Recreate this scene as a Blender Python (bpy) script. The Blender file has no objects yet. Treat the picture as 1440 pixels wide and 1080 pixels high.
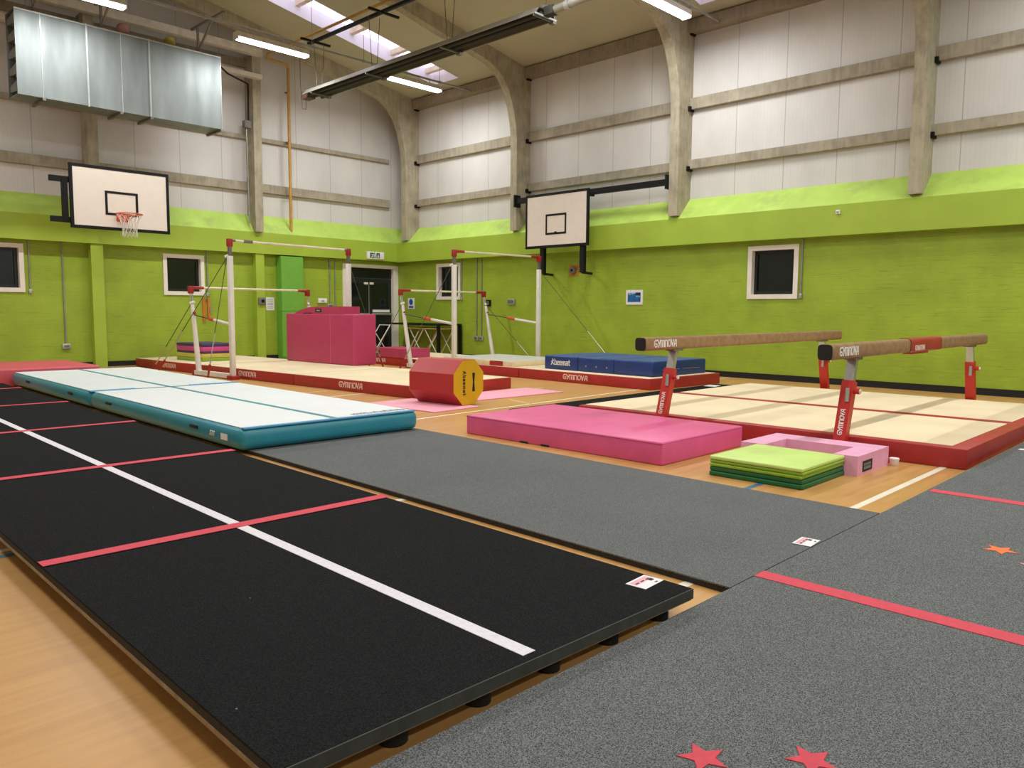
import bpy, bmesh, math, random
from mathutils import Vector, Matrix
random.seed(7)
SC = bpy.context.scene
COL = SC.collection
R = math.radians
PI = math.pi

# ------------------------------------------------------------------ materials
def lin(c):
    o = []
    for v in c[:3]:
        v /= 255.0
        o.append(v / 12.92 if v <= 0.04045 else ((v + 0.055) / 1.055) ** 2.4)
    return (o[0], o[1], o[2], 1.0)

def new_mat(name):
    m = bpy.data.materials.new(name)
    m.use_nodes = True
    nt = m.node_tree
    return m, nt, nt.nodes['Principled BSDF']

def N(nt, t, **kw):
    n = nt.nodes.new(t)
    for k, v in kw.items():
        setattr(n, k, v)
    return n

def pos(nt):
    return N(nt, 'ShaderNodeNewGeometry').outputs['Position']

def math_node(nt, op, a, b=None, c=None):
    n = N(nt, 'ShaderNodeMath', operation=op)
    for i, v in enumerate((a, b, c)):
        if v is None:
            continue
        if isinstance(v, (int, float)):
            n.inputs[i].default_value = v
        else:
            nt.links.new(v, n.inputs[i])
    return n.outputs[0]

def mixc(nt, fac, a, b):
    n = N(nt, 'ShaderNodeMix', data_type='RGBA')
    for s, v in ((0, fac), (6, a), (7, b)):
        if isinstance(v, (int, float)):
            n.inputs[s].default_value = v
        elif isinstance(v, tuple):
            n.inputs[s].default_value = v
        else:
            nt.links.new(v, n.inputs[s])
    return n.outputs[2]

def ramp(nt, fac, stops):
    n = N(nt, 'ShaderNodeValToRGB')
    e = n.color_ramp.elements
    while len(e) < len(stops):
        e.new(0.5)
    for i, (p, c) in enumerate(stops):
        e[i].position = p
        e[i].color = c
    nt.links.new(fac, n.inputs[0])
    return n.outputs[0]

def noise(nt, vec, scale, detail=3.0, rough=0.55):
    n = N(nt, 'ShaderNodeTexNoise')
    n.inputs['Scale'].default_value = scale
    n.inputs['Detail'].default_value = detail
    n.inputs['Roughness'].default_value = rough
    nt.links.new(vec, n.inputs['Vector'])
    return n.outputs[0]

def vscale(nt, vec, s):
    n = N(nt, 'ShaderNodeVectorMath', operation='MULTIPLY')
    nt.links.new(vec, n.inputs[0])
    n.inputs[1].default_value = s
    return n.outputs[0]

def bump(nt, b, h, strength=0.2, dist=0.01):
    n = N(nt, 'ShaderNodeBump')
    n.inputs['Strength'].default_value = strength
    n.inputs['Distance'].default_value = dist
    nt.links.new(h, n.inputs['Height'])
    nt.links.new(n.outputs[0], b.inputs['Normal'])

def dk(c, f):
    return tuple(max(0, min(255, v * f)) for v in c)

def plain(name, c, rough=0.6, metal=0.0, var=0.06, vs=6.0, bmp=0.0, bs=30.0, spec=0.5):
    """paint / vinyl / plastic: base colour with a little noise, optional bump"""
    m, nt, b = new_mat(name)
    p = pos(nt)
    n = noise(nt, p, vs)
    nt.links.new(ramp(nt, n, [(0.3, lin(dk(c, 1 - var))), (0.7, lin(dk(c, 1 + var)))]), b.inputs['Base Color'])
    b.inputs['Roughness'].default_value = rough
    b.inputs['Metallic'].default_value = metal
    b.inputs['Specular IOR Level'].default_value = spec
    if bmp:
        bump(nt, b, noise(nt, p, bs), bmp, 0.02)
    return m

def emis(name, c, s):
    m, nt, b = new_mat(name)
    b.inputs['Base Color'].default_value = lin(c)
    b.inputs['Emission Color'].default_value = lin(c)
    b.inputs['Emission Strength'].default_value = s
    b.inputs['Roughness'].default_value = 0.5
    return m

def carpet(name, c, amp, scale, fl=0.0, ridges=False):
    m, nt, b = new_mat(name)
    p = pos(nt)
    n1 = noise(nt, p, scale, 2.0, 0.7)
    n2 = noise(nt, p, 1.3, 3.0)
    v = N(nt, 'ShaderNodeTexVoronoi')
    v.inputs['Scale'].default_value = scale * 0.75
    nt.links.new(p, v.inputs['Vector'])
    f = math_node(nt, 'ADD', math_node(nt, 'MULTIPLY', n1, 0.75), math_node(nt, 'MULTIPLY', v.outputs['Distance'], 0.35))
    c1 = ramp(nt, f, [(0.40, lin(dk(c, 1 - amp))), (0.66, lin(dk(c, 1 + amp)))])
    c2 = mixc(nt, math_node(nt, 'MULTIPLY', n2, 0.35), c1, lin(dk(c, 0.86)))
    if fl:  # scattered lint
        l = N(nt, 'ShaderNodeTexVoronoi')
        l.inputs['Scale'].default_value = 7.0
        nt.links.new(p, l.inputs['Vector'])
        c2 = mixc(nt, math_node(nt, 'MULTIPLY', math_node(nt, 'LESS_THAN', l.outputs['Distance'], fl), 0.6), c2, lin((170, 170, 170)))
    nt.links.new(c2, b.inputs['Base Color'])
    b.inputs['Roughness'].default_value = 0.97
    b.inputs['Specular IOR Level'].default_value = 0.06
    if ridges:  # soft creases across the width of a rolled-out mat
        f = math_node(nt, 'ADD', math_node(nt, 'MULTIPLY', f, 0.25), math_node(nt, 'MULTIPLY', noise(nt, vscale(nt, p, (0.25, 5.5, 1)), 1.0, 3.0), 3.0))
        bump(nt, b, f, 0.45, 0.016)
    else:
        bump(nt, b, f, 0.5, 0.004)
    return m

def brick(name, c, horiz):
    """painted brickwork; horiz = 'X' or 'Y' wall direction"""
    m, nt, b = new_mat(name)
    p = pos(nt)
    s = N(nt, 'ShaderNodeSeparateXYZ')
    nt.links.new(p, s.inputs[0])
    cb = N(nt, 'ShaderNodeCombineXYZ')
    nt.links.new(s.outputs[0 if horiz == 'X' else 1], cb.inputs[0])
    nt.links.new(s.outputs[2], cb.inputs[1])
    t = N(nt, 'ShaderNodeTexBrick')
    t.inputs['Color1'].default_value = (1, 1, 1, 1)
    t.inputs['Color2'].default_value = (0.9, 0.9, 0.9, 1)
    t.inputs['Mortar'].default_value = (0.55, 0.55, 0.55, 1)
    t.inputs['Scale'].default_value = 1.0
    t.inputs['Mortar Size'].default_value = 0.006
    t.inputs['Mortar Smooth'].default_value = 0.6
    t.inputs['Brick Width'].default_value = 0.225
    t.inputs['Row Height'].default_value = 0.075
    nt.links.new(cb.outputs[0], t.inputs['Vector'])
    n = noise(nt, p, 2.0)
    n3 = noise(nt, vscale(nt, p, (3, 3, 22)), 1.0, 4.0)
    base = ramp(nt, n, [(0.3, lin(dk(c, 0.95))), (0.7, lin(dk(c, 1.05)))])
    base = mixc(nt, math_node(nt, 'MULTIPLY', math_node(nt, 'GREATER_THAN', n3, 0.66), 0.35), base, lin(dk(c, 1.13)))
    n4 = noise(nt, vscale(nt, p, (2.2, 2.2, 30)), 1.0, 3.0)
    base = mixc(nt, math_node(nt, 'MULTIPLY', math_node(nt, 'GREATER_THAN', n4, 0.645), 0.30), base, lin(dk(c, 0.72)))
    mul = N(nt, 'ShaderNodeMix', data_type='RGBA', blend_type='MULTIPLY')
    mul.inputs[0].default_value = 0.13
    nt.links.new(base, mul.inputs[6])
    nt.links.new(t.outputs['Color'], mul.inputs[7])
    nt.links.new(mul.outputs[2], b.inputs['Base Color'])
    b.inputs['Roughness'].default_value = 0.55
    h = math_node(nt, 'ADD', t.outputs['Color'], math_node(nt, 'MULTIPLY', noise(nt, p, 18.0), 0.5))
    bump(nt, b, h, 0.22, 0.008)
    return m

def cladding(name, c, axis, off, pitch=0.96):
    """insulated panels: joints every pitch metres and fine ribs"""
    m, nt, b = new_mat(name)
    p = pos(nt)
    s = N(nt, 'ShaderNodeSeparateXYZ')
    nt.links.new(p, s.inputs[0])
    u = math_node(nt, 'DIVIDE', math_node(nt, 'SUBTRACT', s.outputs[axis], off), pitch)
    fr = math_node(nt, 'FRACT', u)
    joint = math_node(nt, 'LESS_THAN', fr, 0.016)
    rib = math_node(nt, 'LESS_THAN', math_node(nt, 'FRACT', math_node(nt, 'MULTIPLY', u, 14.0)), 0.22)
    n = noise(nt, vscale(nt, p, (1, 1, 0.5)), 1.6)
    base = ramp(nt, n, [(0.3, lin(dk(c, 0.965))), (0.7, lin(dk(c, 1.02)))])
    base = mixc(nt, math_node(nt, 'MULTIPLY', rib, 0.10), base, lin(dk(c, 0.85)))
    base = mixc(nt, math_node(nt, 'MULTIPLY', joint, 0.42), base, lin(dk(c, 0.5)))
    nt.links.new(base, b.inputs['Base Color'])
    b.inputs['Roughness'].default_value = 0.5
    bump(nt, b, math_node(nt, 'SUBTRACT', 1.0, math_node(nt, 'ADD', joint, math_node(nt, 'MULTIPLY', rib, 0.2))), 0.25, 0.006)
    return m

def concrete(name, c):
    m, nt, b = new_mat(name)
    p = pos(nt)
    n = noise(nt, p, 3.0, 5.0, 0.65)
    n2 = noise(nt, vscale(nt, p, (9, 9, 1.2)), 2.0, 4.0)
    f = math_node(nt, 'ADD', math_node(nt, 'MULTIPLY', n, 0.6), math_node(nt, 'MULTIPLY', n2, 0.4))
    nt.links.new(ramp(nt, f, [(0.33, lin(dk(c, 0.84))), (0.52, lin(c)), (0.7, lin(dk(c, 1.1)))]), b.inputs['Base Color'])
    b.inputs['Roughness'].default_value = 0.9
    b.inputs['Specular IOR Level'].default_value = 0.2
    bump(nt, b, n, 0.3, 0.01)
    return m

def wood_floor(name):
    m, nt, b = new_mat(name)
    p = pos(nt)
    t = N(nt, 'ShaderNodeTexBrick')
    t.offset = 0.37
    t.inputs['Color1'].default_value = (0, 0, 0, 1)
    t.inputs['Color2'].default_value = (1, 1, 1, 1)
    t.inputs['Mortar'].default_value = (0.45, 0.45, 0.45, 1)
    t.inputs['Scale'].default_value = 1.0
    t.inputs['Mortar Size'].default_value = 0.0012
    t.inputs['Brick Width'].default_value = 0.9
    t.inputs['Row Height'].default_value = 0.065
    nt.links.new(p, t.inputs['Vector'])
    g = noise(nt, vscale(nt, p, (2.2, 26, 1)), 1.0, 4.0)
    big = noise(nt, p, 0.7, 2.0)
    f = math_node(nt, 'ADD', math_node(nt, 'MULTIPLY', t.outputs['Color'], 0.10), math_node(nt, 'ADD', math_node(nt, 'MULTIPLY', g, 0.45), math_node(nt, 'MULTIPLY', big, 0.35)))
    col = ramp(nt, f, [(0.25, lin((184, 134, 76))), (0.5, lin((202, 153, 92))), (0.75, lin((214, 166, 106)))])
    nt.links.new(col, b.inputs['Base Color'])
    nt.links.new(ramp(nt, g, [(0.2, (0.30, 0.30, 0.30, 1)), (0.8, (0.42, 0.42, 0.42, 1))]), b.inputs['Roughness'])
    b.inputs['Specular IOR Level'].default_value = 0.4
    return m

def galvanised(name):
    m, nt, b = new_mat(name)
    p = pos(nt)
    n = noise(nt, vscale(nt, p, (1.0, 1.0, 0.25)), 3.0, 3.0)
    nt.links.new(ramp(nt, n, [(0.3, lin((112, 117, 117))), (0.7, lin((134, 140, 139)))]), b.inputs['Base Color'])
    b.inputs['Metallic'].default_value = 0.45
    nt.links.new(ramp(nt, noise(nt, vscale(nt, p, (7, 7, 0.3)), 1.0), [(0.3, (0.42, 0.42, 0.42, 1)), (0.7, (0.58, 0.58, 0.58, 1))]), b.inputs['Roughness'])
    bump(nt, b, noise(nt, p, 1.2), 0.25, 0.03)
    return m

GREEN = (150, 174, 46)
M = {}
M['floor'] = wood_floor('sports_floor_wood')
M['brick_x'] = brick('green_painted_brick_gable', GREEN, 'X')
M['brick_y'] = brick('green_painted_brick_side', GREEN, 'Y')
M['green'] = plain('green_paint', (160, 185, 58), 0.55, var=0.03, vs=1.5)
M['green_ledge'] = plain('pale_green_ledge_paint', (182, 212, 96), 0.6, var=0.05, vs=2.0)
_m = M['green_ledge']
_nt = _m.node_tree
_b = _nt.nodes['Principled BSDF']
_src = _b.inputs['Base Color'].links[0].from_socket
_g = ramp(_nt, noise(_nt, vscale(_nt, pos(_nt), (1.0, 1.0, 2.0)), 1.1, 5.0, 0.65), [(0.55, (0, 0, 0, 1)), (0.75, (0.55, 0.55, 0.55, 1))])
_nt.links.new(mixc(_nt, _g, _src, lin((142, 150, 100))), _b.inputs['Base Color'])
M['green_bright'] = plain('fresh_green_paint', (112, 172, 62), 0.45, var=0.02)
M['clad_x'] = cladding('cladding_gable', (212, 208, 204), 0, 8.675, 0.985)
M['clad_y'] = cladding('cladding_side', (212, 208, 204), 1, 7.66, 0.975)
M['roof'] = plain('roof_lining', (190, 184, 160), 0.8, var=0.03, vs=0.6)
M['concrete'] = concrete('precast_concrete', (172, 162, 140))
M['rail'] = concrete('grey_cladding_rail', (166, 156, 138))
M['eaves'] = concrete('eaves_rail', (150, 138, 120))
M['cream_metal'] = plain('cream_painted_steel', (214, 206, 190), 0.5)
M['black_skirt'] = plain('black_skirting_paint', (12, 12, 11), 0.6)
M['white_paint'] = plain('white_gloss_paint', (232, 224, 212), 0.45, var=0.02)
M['dark_glass'] = plain('dark_night_glass', (16, 24, 22), 0.12, var=0.1)
M['dark_frame'] = plain('black_window_sash', (14, 15, 15), 0.4)
M['door'] = plain('dark_green_door_paint', (24, 32, 30), 0.4)
M['sky_glaze'] = emis('translucent_rooflight', (238, 236, 255), 1.5)
M['sky_well'] = plain('white_rooflight_lining', (236, 232, 244), 0.6, var=0.01)
M['batten'] = plain('cream_rooflight_batten', (226, 208, 188), 0.6)
M['line_white'] = plain('white_court_line', (240, 230, 210), 0.4, var=0.02)
M['line_yellow'] = plain('pale_yellow_court_line', (230, 205, 140), 0.4, var=0.02)
M['line_blue'] = plain('blue_court_line', (70, 120, 150), 0.4, var=0.02)
M['grey_carpet'] = carpet('grey_mat_carpet', (88, 89, 89), 0.55, 290)
M['grey_runner'] = carpet('grey_runner_carpet', (88, 89, 89), 0.55, 290, ridges=True)
M['black_carpet'] = carpet('black_track_carpet', (30, 30, 31), 0.40, 220, 0.022)
M['foam_dark'] = plain('dark_foam_edge', (48, 43, 36), 0.9, var=0.15, vs=30)
M['edge_black'] = plain('black_track_edge', (58, 59, 54), 0.85, var=0.1, vs=20)
M['ply'] = plain('plywood_edge', (152, 132, 100), 0.7, var=0.12, vs=20)
M['rubber'] = plain('black_rubber', (20, 20, 20), 0.7)
M['red_strip'] = plain('coral_red_velcro', (208, 74, 88), 0.9, var=0.03, vs=40)
M['white_strip'] = plain('white_velcro', (226, 220, 226), 0.9, var=0.03, vs=40)
M['orange_strip'] = plain('orange_velcro', (235, 120, 70), 0.9, var=0.03, vs=40)
M['pink_strip'] = plain('pale_pink_velcro', (225, 150, 160), 0.9, var=0.03)
M['paper'] = plain('white_paper', (236, 230, 232), 0.7, var=0.01)
M['paper_pink'] = plain('pink_print', (228, 170, 182), 0.7, var=0.02)
M['ink'] = plain('dark_ink', (40, 38, 44), 0.7)
M['ink_grey'] = plain('grey_ink', (140, 142, 150), 0.7)
M['air_white'] = plain('white_pvc', (234, 237, 240), 0.4, var=0.012, vs=2)
M['air_teal'] = plain('teal_pvc', (44, 138, 158), 0.35, var=0.03, vs=3)
M['air_blue'] = plain('light_blue_pvc', (96, 164, 208), 0.35, var=0.03)
M['pink_vinyl'] = plain('hot_pink_vinyl', (222, 92, 146), 0.42, var=0.03, vs=4, bmp=0.15, bs=5)
M['pink_vinyl_dark'] = plain('deep_pink_vinyl', (184, 58, 100), 0.45, var=0.02, vs=4, bmp=0.08, bs=4)
M['pink_pale'] = plain('pale_pink_vinyl', (234, 170, 204), 0.5, var=0.03, vs=8)
M['pink_exercise'] = plain('pastel_pink_foam', (240, 166, 184), 0.6, var=0.02)
M['rose_vinyl'] = plain('rose_red_vinyl', (208, 84, 98), 0.5, var=0.03)
M['red_vinyl'] = plain('red_mat_vinyl', (166, 42, 42), 0.45, var=0.05, vs=5, bmp=0.2, bs=9)
M['cream_mat'] = plain('cream_mat_carpet', (230, 212, 178), 0.9, var=0.03, vs=1.5, spec=0.2)
M['lettering'] = plain('pale_pink_lettering', (244, 208, 196), 0.6, var=0.02)
M['lettering_white'] = plain('white_lettering', (240, 236, 228), 0.6, var=0.02)
M['lime'] = plain('pale_lime_vinyl', (200, 226, 128), 0.45, var=0.03, vs=4, bmp=0.08, bs=6)
M['green_mid'] = plain('apple_green_vinyl', (138, 176, 46), 0.45, var=0.03)
M['green_dark'] = plain('dark_green_vinyl', (22, 100, 52), 0.45, var=0.04)
M['blue_vinyl'] = plain('navy_blue_vinyl', (26, 54, 116), 0.4, var=0.05, bmp=0.12, bs=5)
M['blue_top'] = plain('blue_vinyl_top', (58, 86, 150), 0.4, var=0.04, bmp=0.1, bs=5)
M['suede'] = plain('tan_suede', (152, 122, 88), 0.95, var=0.08, vs=14, spec=0.15)
M['beam_red'] = plain('red_powder_coat', (188, 38, 30), 0.4, var=0.03)
M['chrome'] = plain('zinc_steel', (190, 190, 186), 0.3, 0.8, var=0.04)
M['white_steel'] = plain('white_powder_coat', (226, 220, 212), 0.4, var=0.02)
M['bar_wood'] = plain('pale_wood_bar', (224, 214, 186), 0.5, var=0.03)
M['red_cap'] = plain('dark_red_casting', (160, 36, 38), 0.45, var=0.04)
M['orange_red'] = plain('orange_red_clamp', (206, 70, 40), 0.45)
M['cable'] = plain('dark_steel_cable', (84, 84, 58), 0.5, 0.3)
M['black'] = plain('black_steel', (8, 8, 8), 0.6, spec=0.3)
M['black_soft'] = plain('black_webbing', (26, 26, 26), 0.85)
M['yellow'] = plain('yellow_vinyl', (222, 176, 30), 0.45, var=0.03, bmp=0.05)
M['oct_red'] = plain('red_vinyl_roller', (172, 42, 44), 0.42, var=0.03, vs=3)
M['purple'] = plain('purple_vinyl', (66, 50, 92), 0.5)
M['magenta'] = plain('magenta_vinyl', (206, 70, 140), 0.5)
M['slab_grey'] = plain('pale_grey_mat_top', (196, 196, 186), 0.8, var=0.02)
M['slab_cream'] = plain('cream_mat_side', (224, 204, 162), 0.8, var=0.04)
M['board_white'] = plain('cream_white_backboard', (230, 218, 206), 0.5, var=0.01)
M['hoop'] = plain('orange_hoop_steel', (200, 84, 46), 0.4)
M['net'] = plain('white_net_cord', (214, 206, 196), 0.8)
M['galv'] = galvanised('galvanised_sheet')
M['galv_edge'] = plain('galvanised_flange', (176, 180, 178), 0.35, 0.5)
M['steel_dark'] = plain('dull_steel', (120, 116, 106), 0.5, 0.5)
M['duct_dark'] = plain('dark_duct_inside', (44, 42, 40), 0.8)
M['baffle'] = plain('grey_duct_baffle', (120, 116, 110), 0.8)
M['fitting'] = plain('white_light_housing', (206, 200, 186), 0.5)
M['tube'] = emis('lit_tube', (248, 252, 255), 9.0)
M['conduit'] = plain('galvanised_conduit', (150, 150, 140), 0.4, 0.4)
M['heater_alu'] = plain('aluminium_reflector', (158, 154, 146), 0.35, 0.7)
M['heater_in'] = plain('dark_reflector_inside', (62, 56, 42), 0.5, 0.5)  # darker metal tone for the inner faces of the heater hood
M['heater_tube'] = plain('dark_heater_tube', (48, 45, 40), 0.6, 0.3)
M['burner'] = plain('reddish_burner_box', (88, 62, 56), 0.6)
M['gas_pipe'] = plain('ochre_gas_pipe', (192, 144, 62), 0.45)
M['ball_pink'] = plain('dusty_pink_ball', (150, 104, 100), 0.7)
M['ball_yellow'] = plain('faded_yellow_ball', (150, 136, 48), 0.7)
M['sign_green'] = plain('dark_green_sign', (10, 92, 62), 0.4)
M['sign_blue'] = plain('blue_sign', (30, 84, 160), 0.4)
M['screen_blue'] = plain('blue_poster_print', (24, 92, 152), 0.4, var=0.25, vs=9)
M['navy'] = plain('navy_print', (18, 34, 66), 0.5)
M['sky_print'] = plain('pale_blue_print', (166, 196, 216), 0.5)
M['orange_wood'] = plain('orange_strap', (196, 112, 40), 0.7)
M['tan_table'] = plain('pale_table_top', (202, 182, 120), 0.6)
M['label_black'] = plain('black_label', (26, 24, 24), 0.6)

# ------------------------------------------------------------------ mesh builder
class MB:
    def __init__(s):
        s.bm = bmesh.new()

    def box(s, x0, y0, z0, x1, y1, z1, bev=0.0, seg=2):
        vs = [s.bm.verts.new(p) for p in ((x0, y0, z0), (x1, y0, z0), (x1, y1, z0), (x0, y1, z0),
                                          (x0, y0, z1), (x1, y0, z1), (x1, y1, z1), (x0, y1, z1))]
        fs = [s.bm.faces.new([vs[i] for i in f]) for f in
              ((0, 3, 2, 1), (4, 5, 6, 7), (0, 1, 5, 4), (1, 2, 6, 5), (2, 3, 7, 6), (3, 0, 4, 7))]
        if bev > 0:
            es = {e for f in fs for e in f.edges}
            bmesh.ops.bevel(s.bm, geom=list(es), offset=bev, segments=seg, profile=0.5, affect='EDGES', clamp_overlap=True)
        return s

    def poly(s, pts):
        s.bm.faces.new([s.bm.verts.new(p) for p in pts])
        return s

    def prism(s, pts, vec):
        """closed prism: polygon pts (3-D) swept along vec"""
        v = Vector(vec)
        a = [s.bm.verts.new(p) for p in pts]
        b = [s.bm.verts.new(Vector(p) + v) for p in pts]
        n = len(pts)
        s.bm.faces.new(a[::-1])
        s.bm.faces.new(b)
        for i in range(n):
            s.bm.faces.new((a[i], a[(i + 1) % n], b[(i + 1) % n], b[i]))
        return s

    def tube(s, p0, p1, r0, r1=None, n=12, caps=True, flat=None):
        """round bar p0-p1; flat=(w,h,up) makes it rectangular"""
        p0, p1 = Vector(p0), Vector(p1)
        r1 = r0 if r1 is None else r1
        d = (p1 - p0).normalized()
        up = Vector((0, 0, 1)) if abs(d.z) < 0.95 else Vector((0, 1, 0))
        a = d.cross(up).normalized()
        b = d.cross(a).normalized()
        A, B = [], []
        if flat:
            w, h = flat
            cs = [(-w / 2, -h / 2), (w / 2, -h / 2), (w / 2, h / 2), (-w / 2, h / 2)]
            A = [s.bm.verts.new(p0 + a * u + b * v) for u, v in cs]
            B = [s.bm.verts.new(p1 + a * u + b * v) for u, v in cs]
            n = 4
        else:
            for i in range(n):
                t = 2 * PI * i / n
                A.append(s.bm.verts.new(p0 + (a * math.cos(t) + b * math.sin(t)) * r0))
                B.append(s.bm.verts.new(p1 + (a * math.cos(t) + b * math.sin(t)) * r1))
        for i in range(n):
            s.bm.faces.new((A[i], A[(i + 1) % n], B[(i + 1) % n], B[i]))
        if caps:
            s.bm.faces.new(A[::-1])
            s.bm.faces.new(B)
        return s

    def path(s, pts, r, n=8):
        for i in range(len(pts) - 1):
            s.tube(pts[i], pts[i + 1], r, n=n)
        return s

    def lathe(s, prof, c=(0, 0, 0), n=24):
        rings = []
        for r, z in prof:
            rings.append([s.bm.verts.new((c[0] + r * math.cos(2 * PI * i / n), c[1] + r * math.sin(2 * PI * i / n), c[2] + z)) for i in range(n)])
        for k in range(len(rings) - 1):
            for i in range(n):
                s.bm.faces.new((rings[k][i], rings[k][(i + 1) % n], rings[k + 1][(i + 1) % n], rings[k + 1][i]))
        s.bm.faces.new(rings[0][::-1])
        s.bm.faces.new(rings[-1])
        return s

    def sphere(s, c, r, n=20):
        prof = [(max(1e-4, r * math.sin(PI * k / 12)), -r * math.cos(PI * k / 12)) for k in range(13)]
        return s.lathe(prof, c, n)

    def torus(s, c, R0, r, n=28, m=8):
        rings = []
        for i in range(n):
            t = 2 * PI * i / n
            rings.append([s.bm.verts.new((c[0] + (R0 + r * math.cos(2 * PI * j / m)) * math.cos(t), c[1] + (R0 + r * math.cos(2 * PI * j / m)) * math.sin(t), c[2] + r * math.sin(2 * PI * j / m))) for j in range(m)])
        for i in range(n):
            for j in range(m):
                s.bm.faces.new((rings[i][j], rings[(i + 1) % n][j], rings[(i + 1) % n][(j + 1) % m], rings[i][(j + 1) % m]))
        return s

    def build(s, name, mat, parent=None, smooth=35.0):
        bmesh.ops.recalc_face_normals(s.bm, faces=s.bm.faces)
        me = bpy.data.meshes.new(name)
        s.bm.to_mesh(me)
        s.bm.free()
        me.materials.append(M[mat] if isinstance(mat, str) else mat)
        for p in me.polygons:
            p.use_smooth = True
        me.set_sharp_from_angle(angle=R(smooth))
        o = bpy.data.objects.new(name, me)
        COL.objects.link(o)
        if parent is not None:
            o.parent = parent
        return o

def thing(name, label, cat, loc=(0, 0, 0), rz=0.0, group=None):
    o = bpy.data.objects.new(name, None)
    COL.objects.link(o)
    o.empty_display_size = 0.2
    o.location = loc
    o.rotation_euler = (0, 0, rz)
    o['label'] = label
    o['category'] = cat
    o['kind'] = 'thing'
    if group:
        o['group'] = group
    return o

def tag(o, label, cat, group=None):
    o['label'] = label
    o['category'] = cat
    o['kind'] = 'thing'
    if group:
        o['group'] = group
    return o

def struct(o, label=None, cat=None):
    o['kind'] = 'structure'
    if label:
        o['label'] = label
    if cat:
        o['category'] = cat
    return o

def sroot(name, label=None, cat=None, loc=(0, 0, 0), rz=0.0):
    o = bpy.data.objects.new(name, None)
    COL.objects.link(o)
    o.location = loc
    o.rotation_euler = (0, 0, rz)
    return struct(o, label, cat)

def BX(x0, y0, z0, x1, y1, z1, bev=0.0, seg=2):
    return MB().box(x0, y0, z0, x1, y1, z1, bev, seg)

# stroke lettering ------------------------------------------------------------
GL = {
    'G': (0.95, [[(.88, .98), (.32, .98), (.06, .76), (.06, .24), (.32, .02), (.88, .02), (.88, .46), (.5, .46)]]),
    'Y': (0.86, [[(.02, 1), (.44, .40)], [(.86, 1), (.30, 0)]]),
    'M': (1.22, [[(.07, 0), (.07, .96), (1.15, .96), (1.15, 0)], [(.61, .96), (.61, 0)]]),
    'N': (0.92, [[(.07, 0), (.07, .96), (.85, .96), (.85, 0)]]),
    'O': (0.98, [[(.3, .98), (.68, .98), (.92, .76), (.92, .24), (.68, .02), (.3, .02), (.06, .24), (.06, .76), (.3, .98)]]),
    'V': (0.80, [[(.02, 1), (.36, 0), (.76, 1)]]),
    'A': (0.92, [[(.02, 0), (.40, .97), (.85, .97), (.85, 0)], [(.24, .36), (.85, .36)]]),
    'b': (0.72, [[(.07, 1.3), (.07, .03), (.62, .03), (.62, .85), (.07, .85)]]),
    'e': (0.72, [[(.07, .45), (.64, .45), (.64, .85), (.07, .85), (.07, .03), (.64, .03)]]),
    'm': (1.02, [[(.07, 0), (.07, .85), (.93, .85), (.93, 0)], [(.5, .85), (.5, 0)]]),
    'a': (0.72, [[(.1, .85), (.64, .85), (.64, .03), (.08, .03), (.08, .45), (.64, .45)]]),
    't': (0.50, [[(.2, 1.2), (.2, .03), (.48, .03)], [(0, .85), (.48, .85)]]),
    '*': (1.00, [[(.02, .0), (.42, .62), (.9, .02)], [(.42, .62), (.5, 1.0)], [(.1, .75), (.78, .92)], [(.48, 1.22), (.58, 1.36)]]),
}

def lettering(text, org, u, v, h, t, name, mat, parent, gap=0.14, w_scale=1.0):
    org, u, v = Vector(org), Vector(u).normalized(), Vector(v).normalized()
    nrm = u.cross(v).normalized()
    mb = MB()
    x = 0.0
    for ch in text:
        w, lines = GL[ch]
        for ln in lines:
            for i in range(len(ln) - 1):
                a = org + u * ((x + ln[i][0]) * h * w_scale) + v * (ln[i][1] * h)
                b = org + u * ((x + ln[i + 1][0]) * h * w_scale) + v * (ln[i + 1][1] * h)
                d = (b - a).normalized()
                q = nrm.cross(d) * (t / 2)
                e = d * (t / 2)
                mb.prism([a - e - q, b + e - q, b + e + q, a - e + q], nrm * 0.003)
        x += w + gap
    return mb.build(name, mat, parent)

def text_len(text, h, gap=0.14):
    return sum(GL[c][0] + gap for c in text) * h - gap * h

# ------------------------------------------------------------------ camera
F, PIT, ROL, YAW = 1099.77, 0.0941429, 0.00693222, 0.7984543
fw = Vector((math.sin(YAW) * math.cos(PIT), math.cos(YAW) * math.cos(PIT), -math.sin(PIT)))
rt = Vector((math.cos(YAW), -math.sin(YAW), 0))
up = rt.cross(fw)
r2 = rt * math.cos(ROL) + up * math.sin(ROL)
u2 = -rt * math.sin(ROL) + up * math.cos(ROL)
cd = bpy.data.cameras.new('camera')
cam = bpy.data.objects.new('camera', cd)
COL.objects.link(cam)
cam.matrix_world = Matrix(((r2.x, u2.x, -fw.x, 0), (r2.y, u2.y, -fw.y, 0), (r2.z, u2.z, -fw.z, 1.265), (0, 0, 0, 1)))
cd.sensor_fit = 'HORIZONTAL'
cd.sensor_width = 36.0
cd.lens = F * 36.0 / 1440.0
cd.clip_end = 100
SC.camera = cam

# ------------------------------------------------------------------ room shell
XW, YW = 13.78, 17.97            # brick faces: side wall, gable wall
XP, YP = 13.97, 18.05            # cladding faces above the ledge
XB, YB = 13.56, 17.75            # front of the green ledge
X0, Y0 = -3.3, -7.0              # unseen walls behind the viewpoint
RX = 5.3                         # ridge
K = 0.17827
def rz_(x):                      # underside of the roof lining
    return 6.9416 + K * (13.8 - x) if x >= RX else 6.9416 + K * (13.8 - (2 * RX - x))

struct(BX(X0, Y0, -0.1, 14.3, 18.4, 0.0).build('floor', 'floor'))

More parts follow.
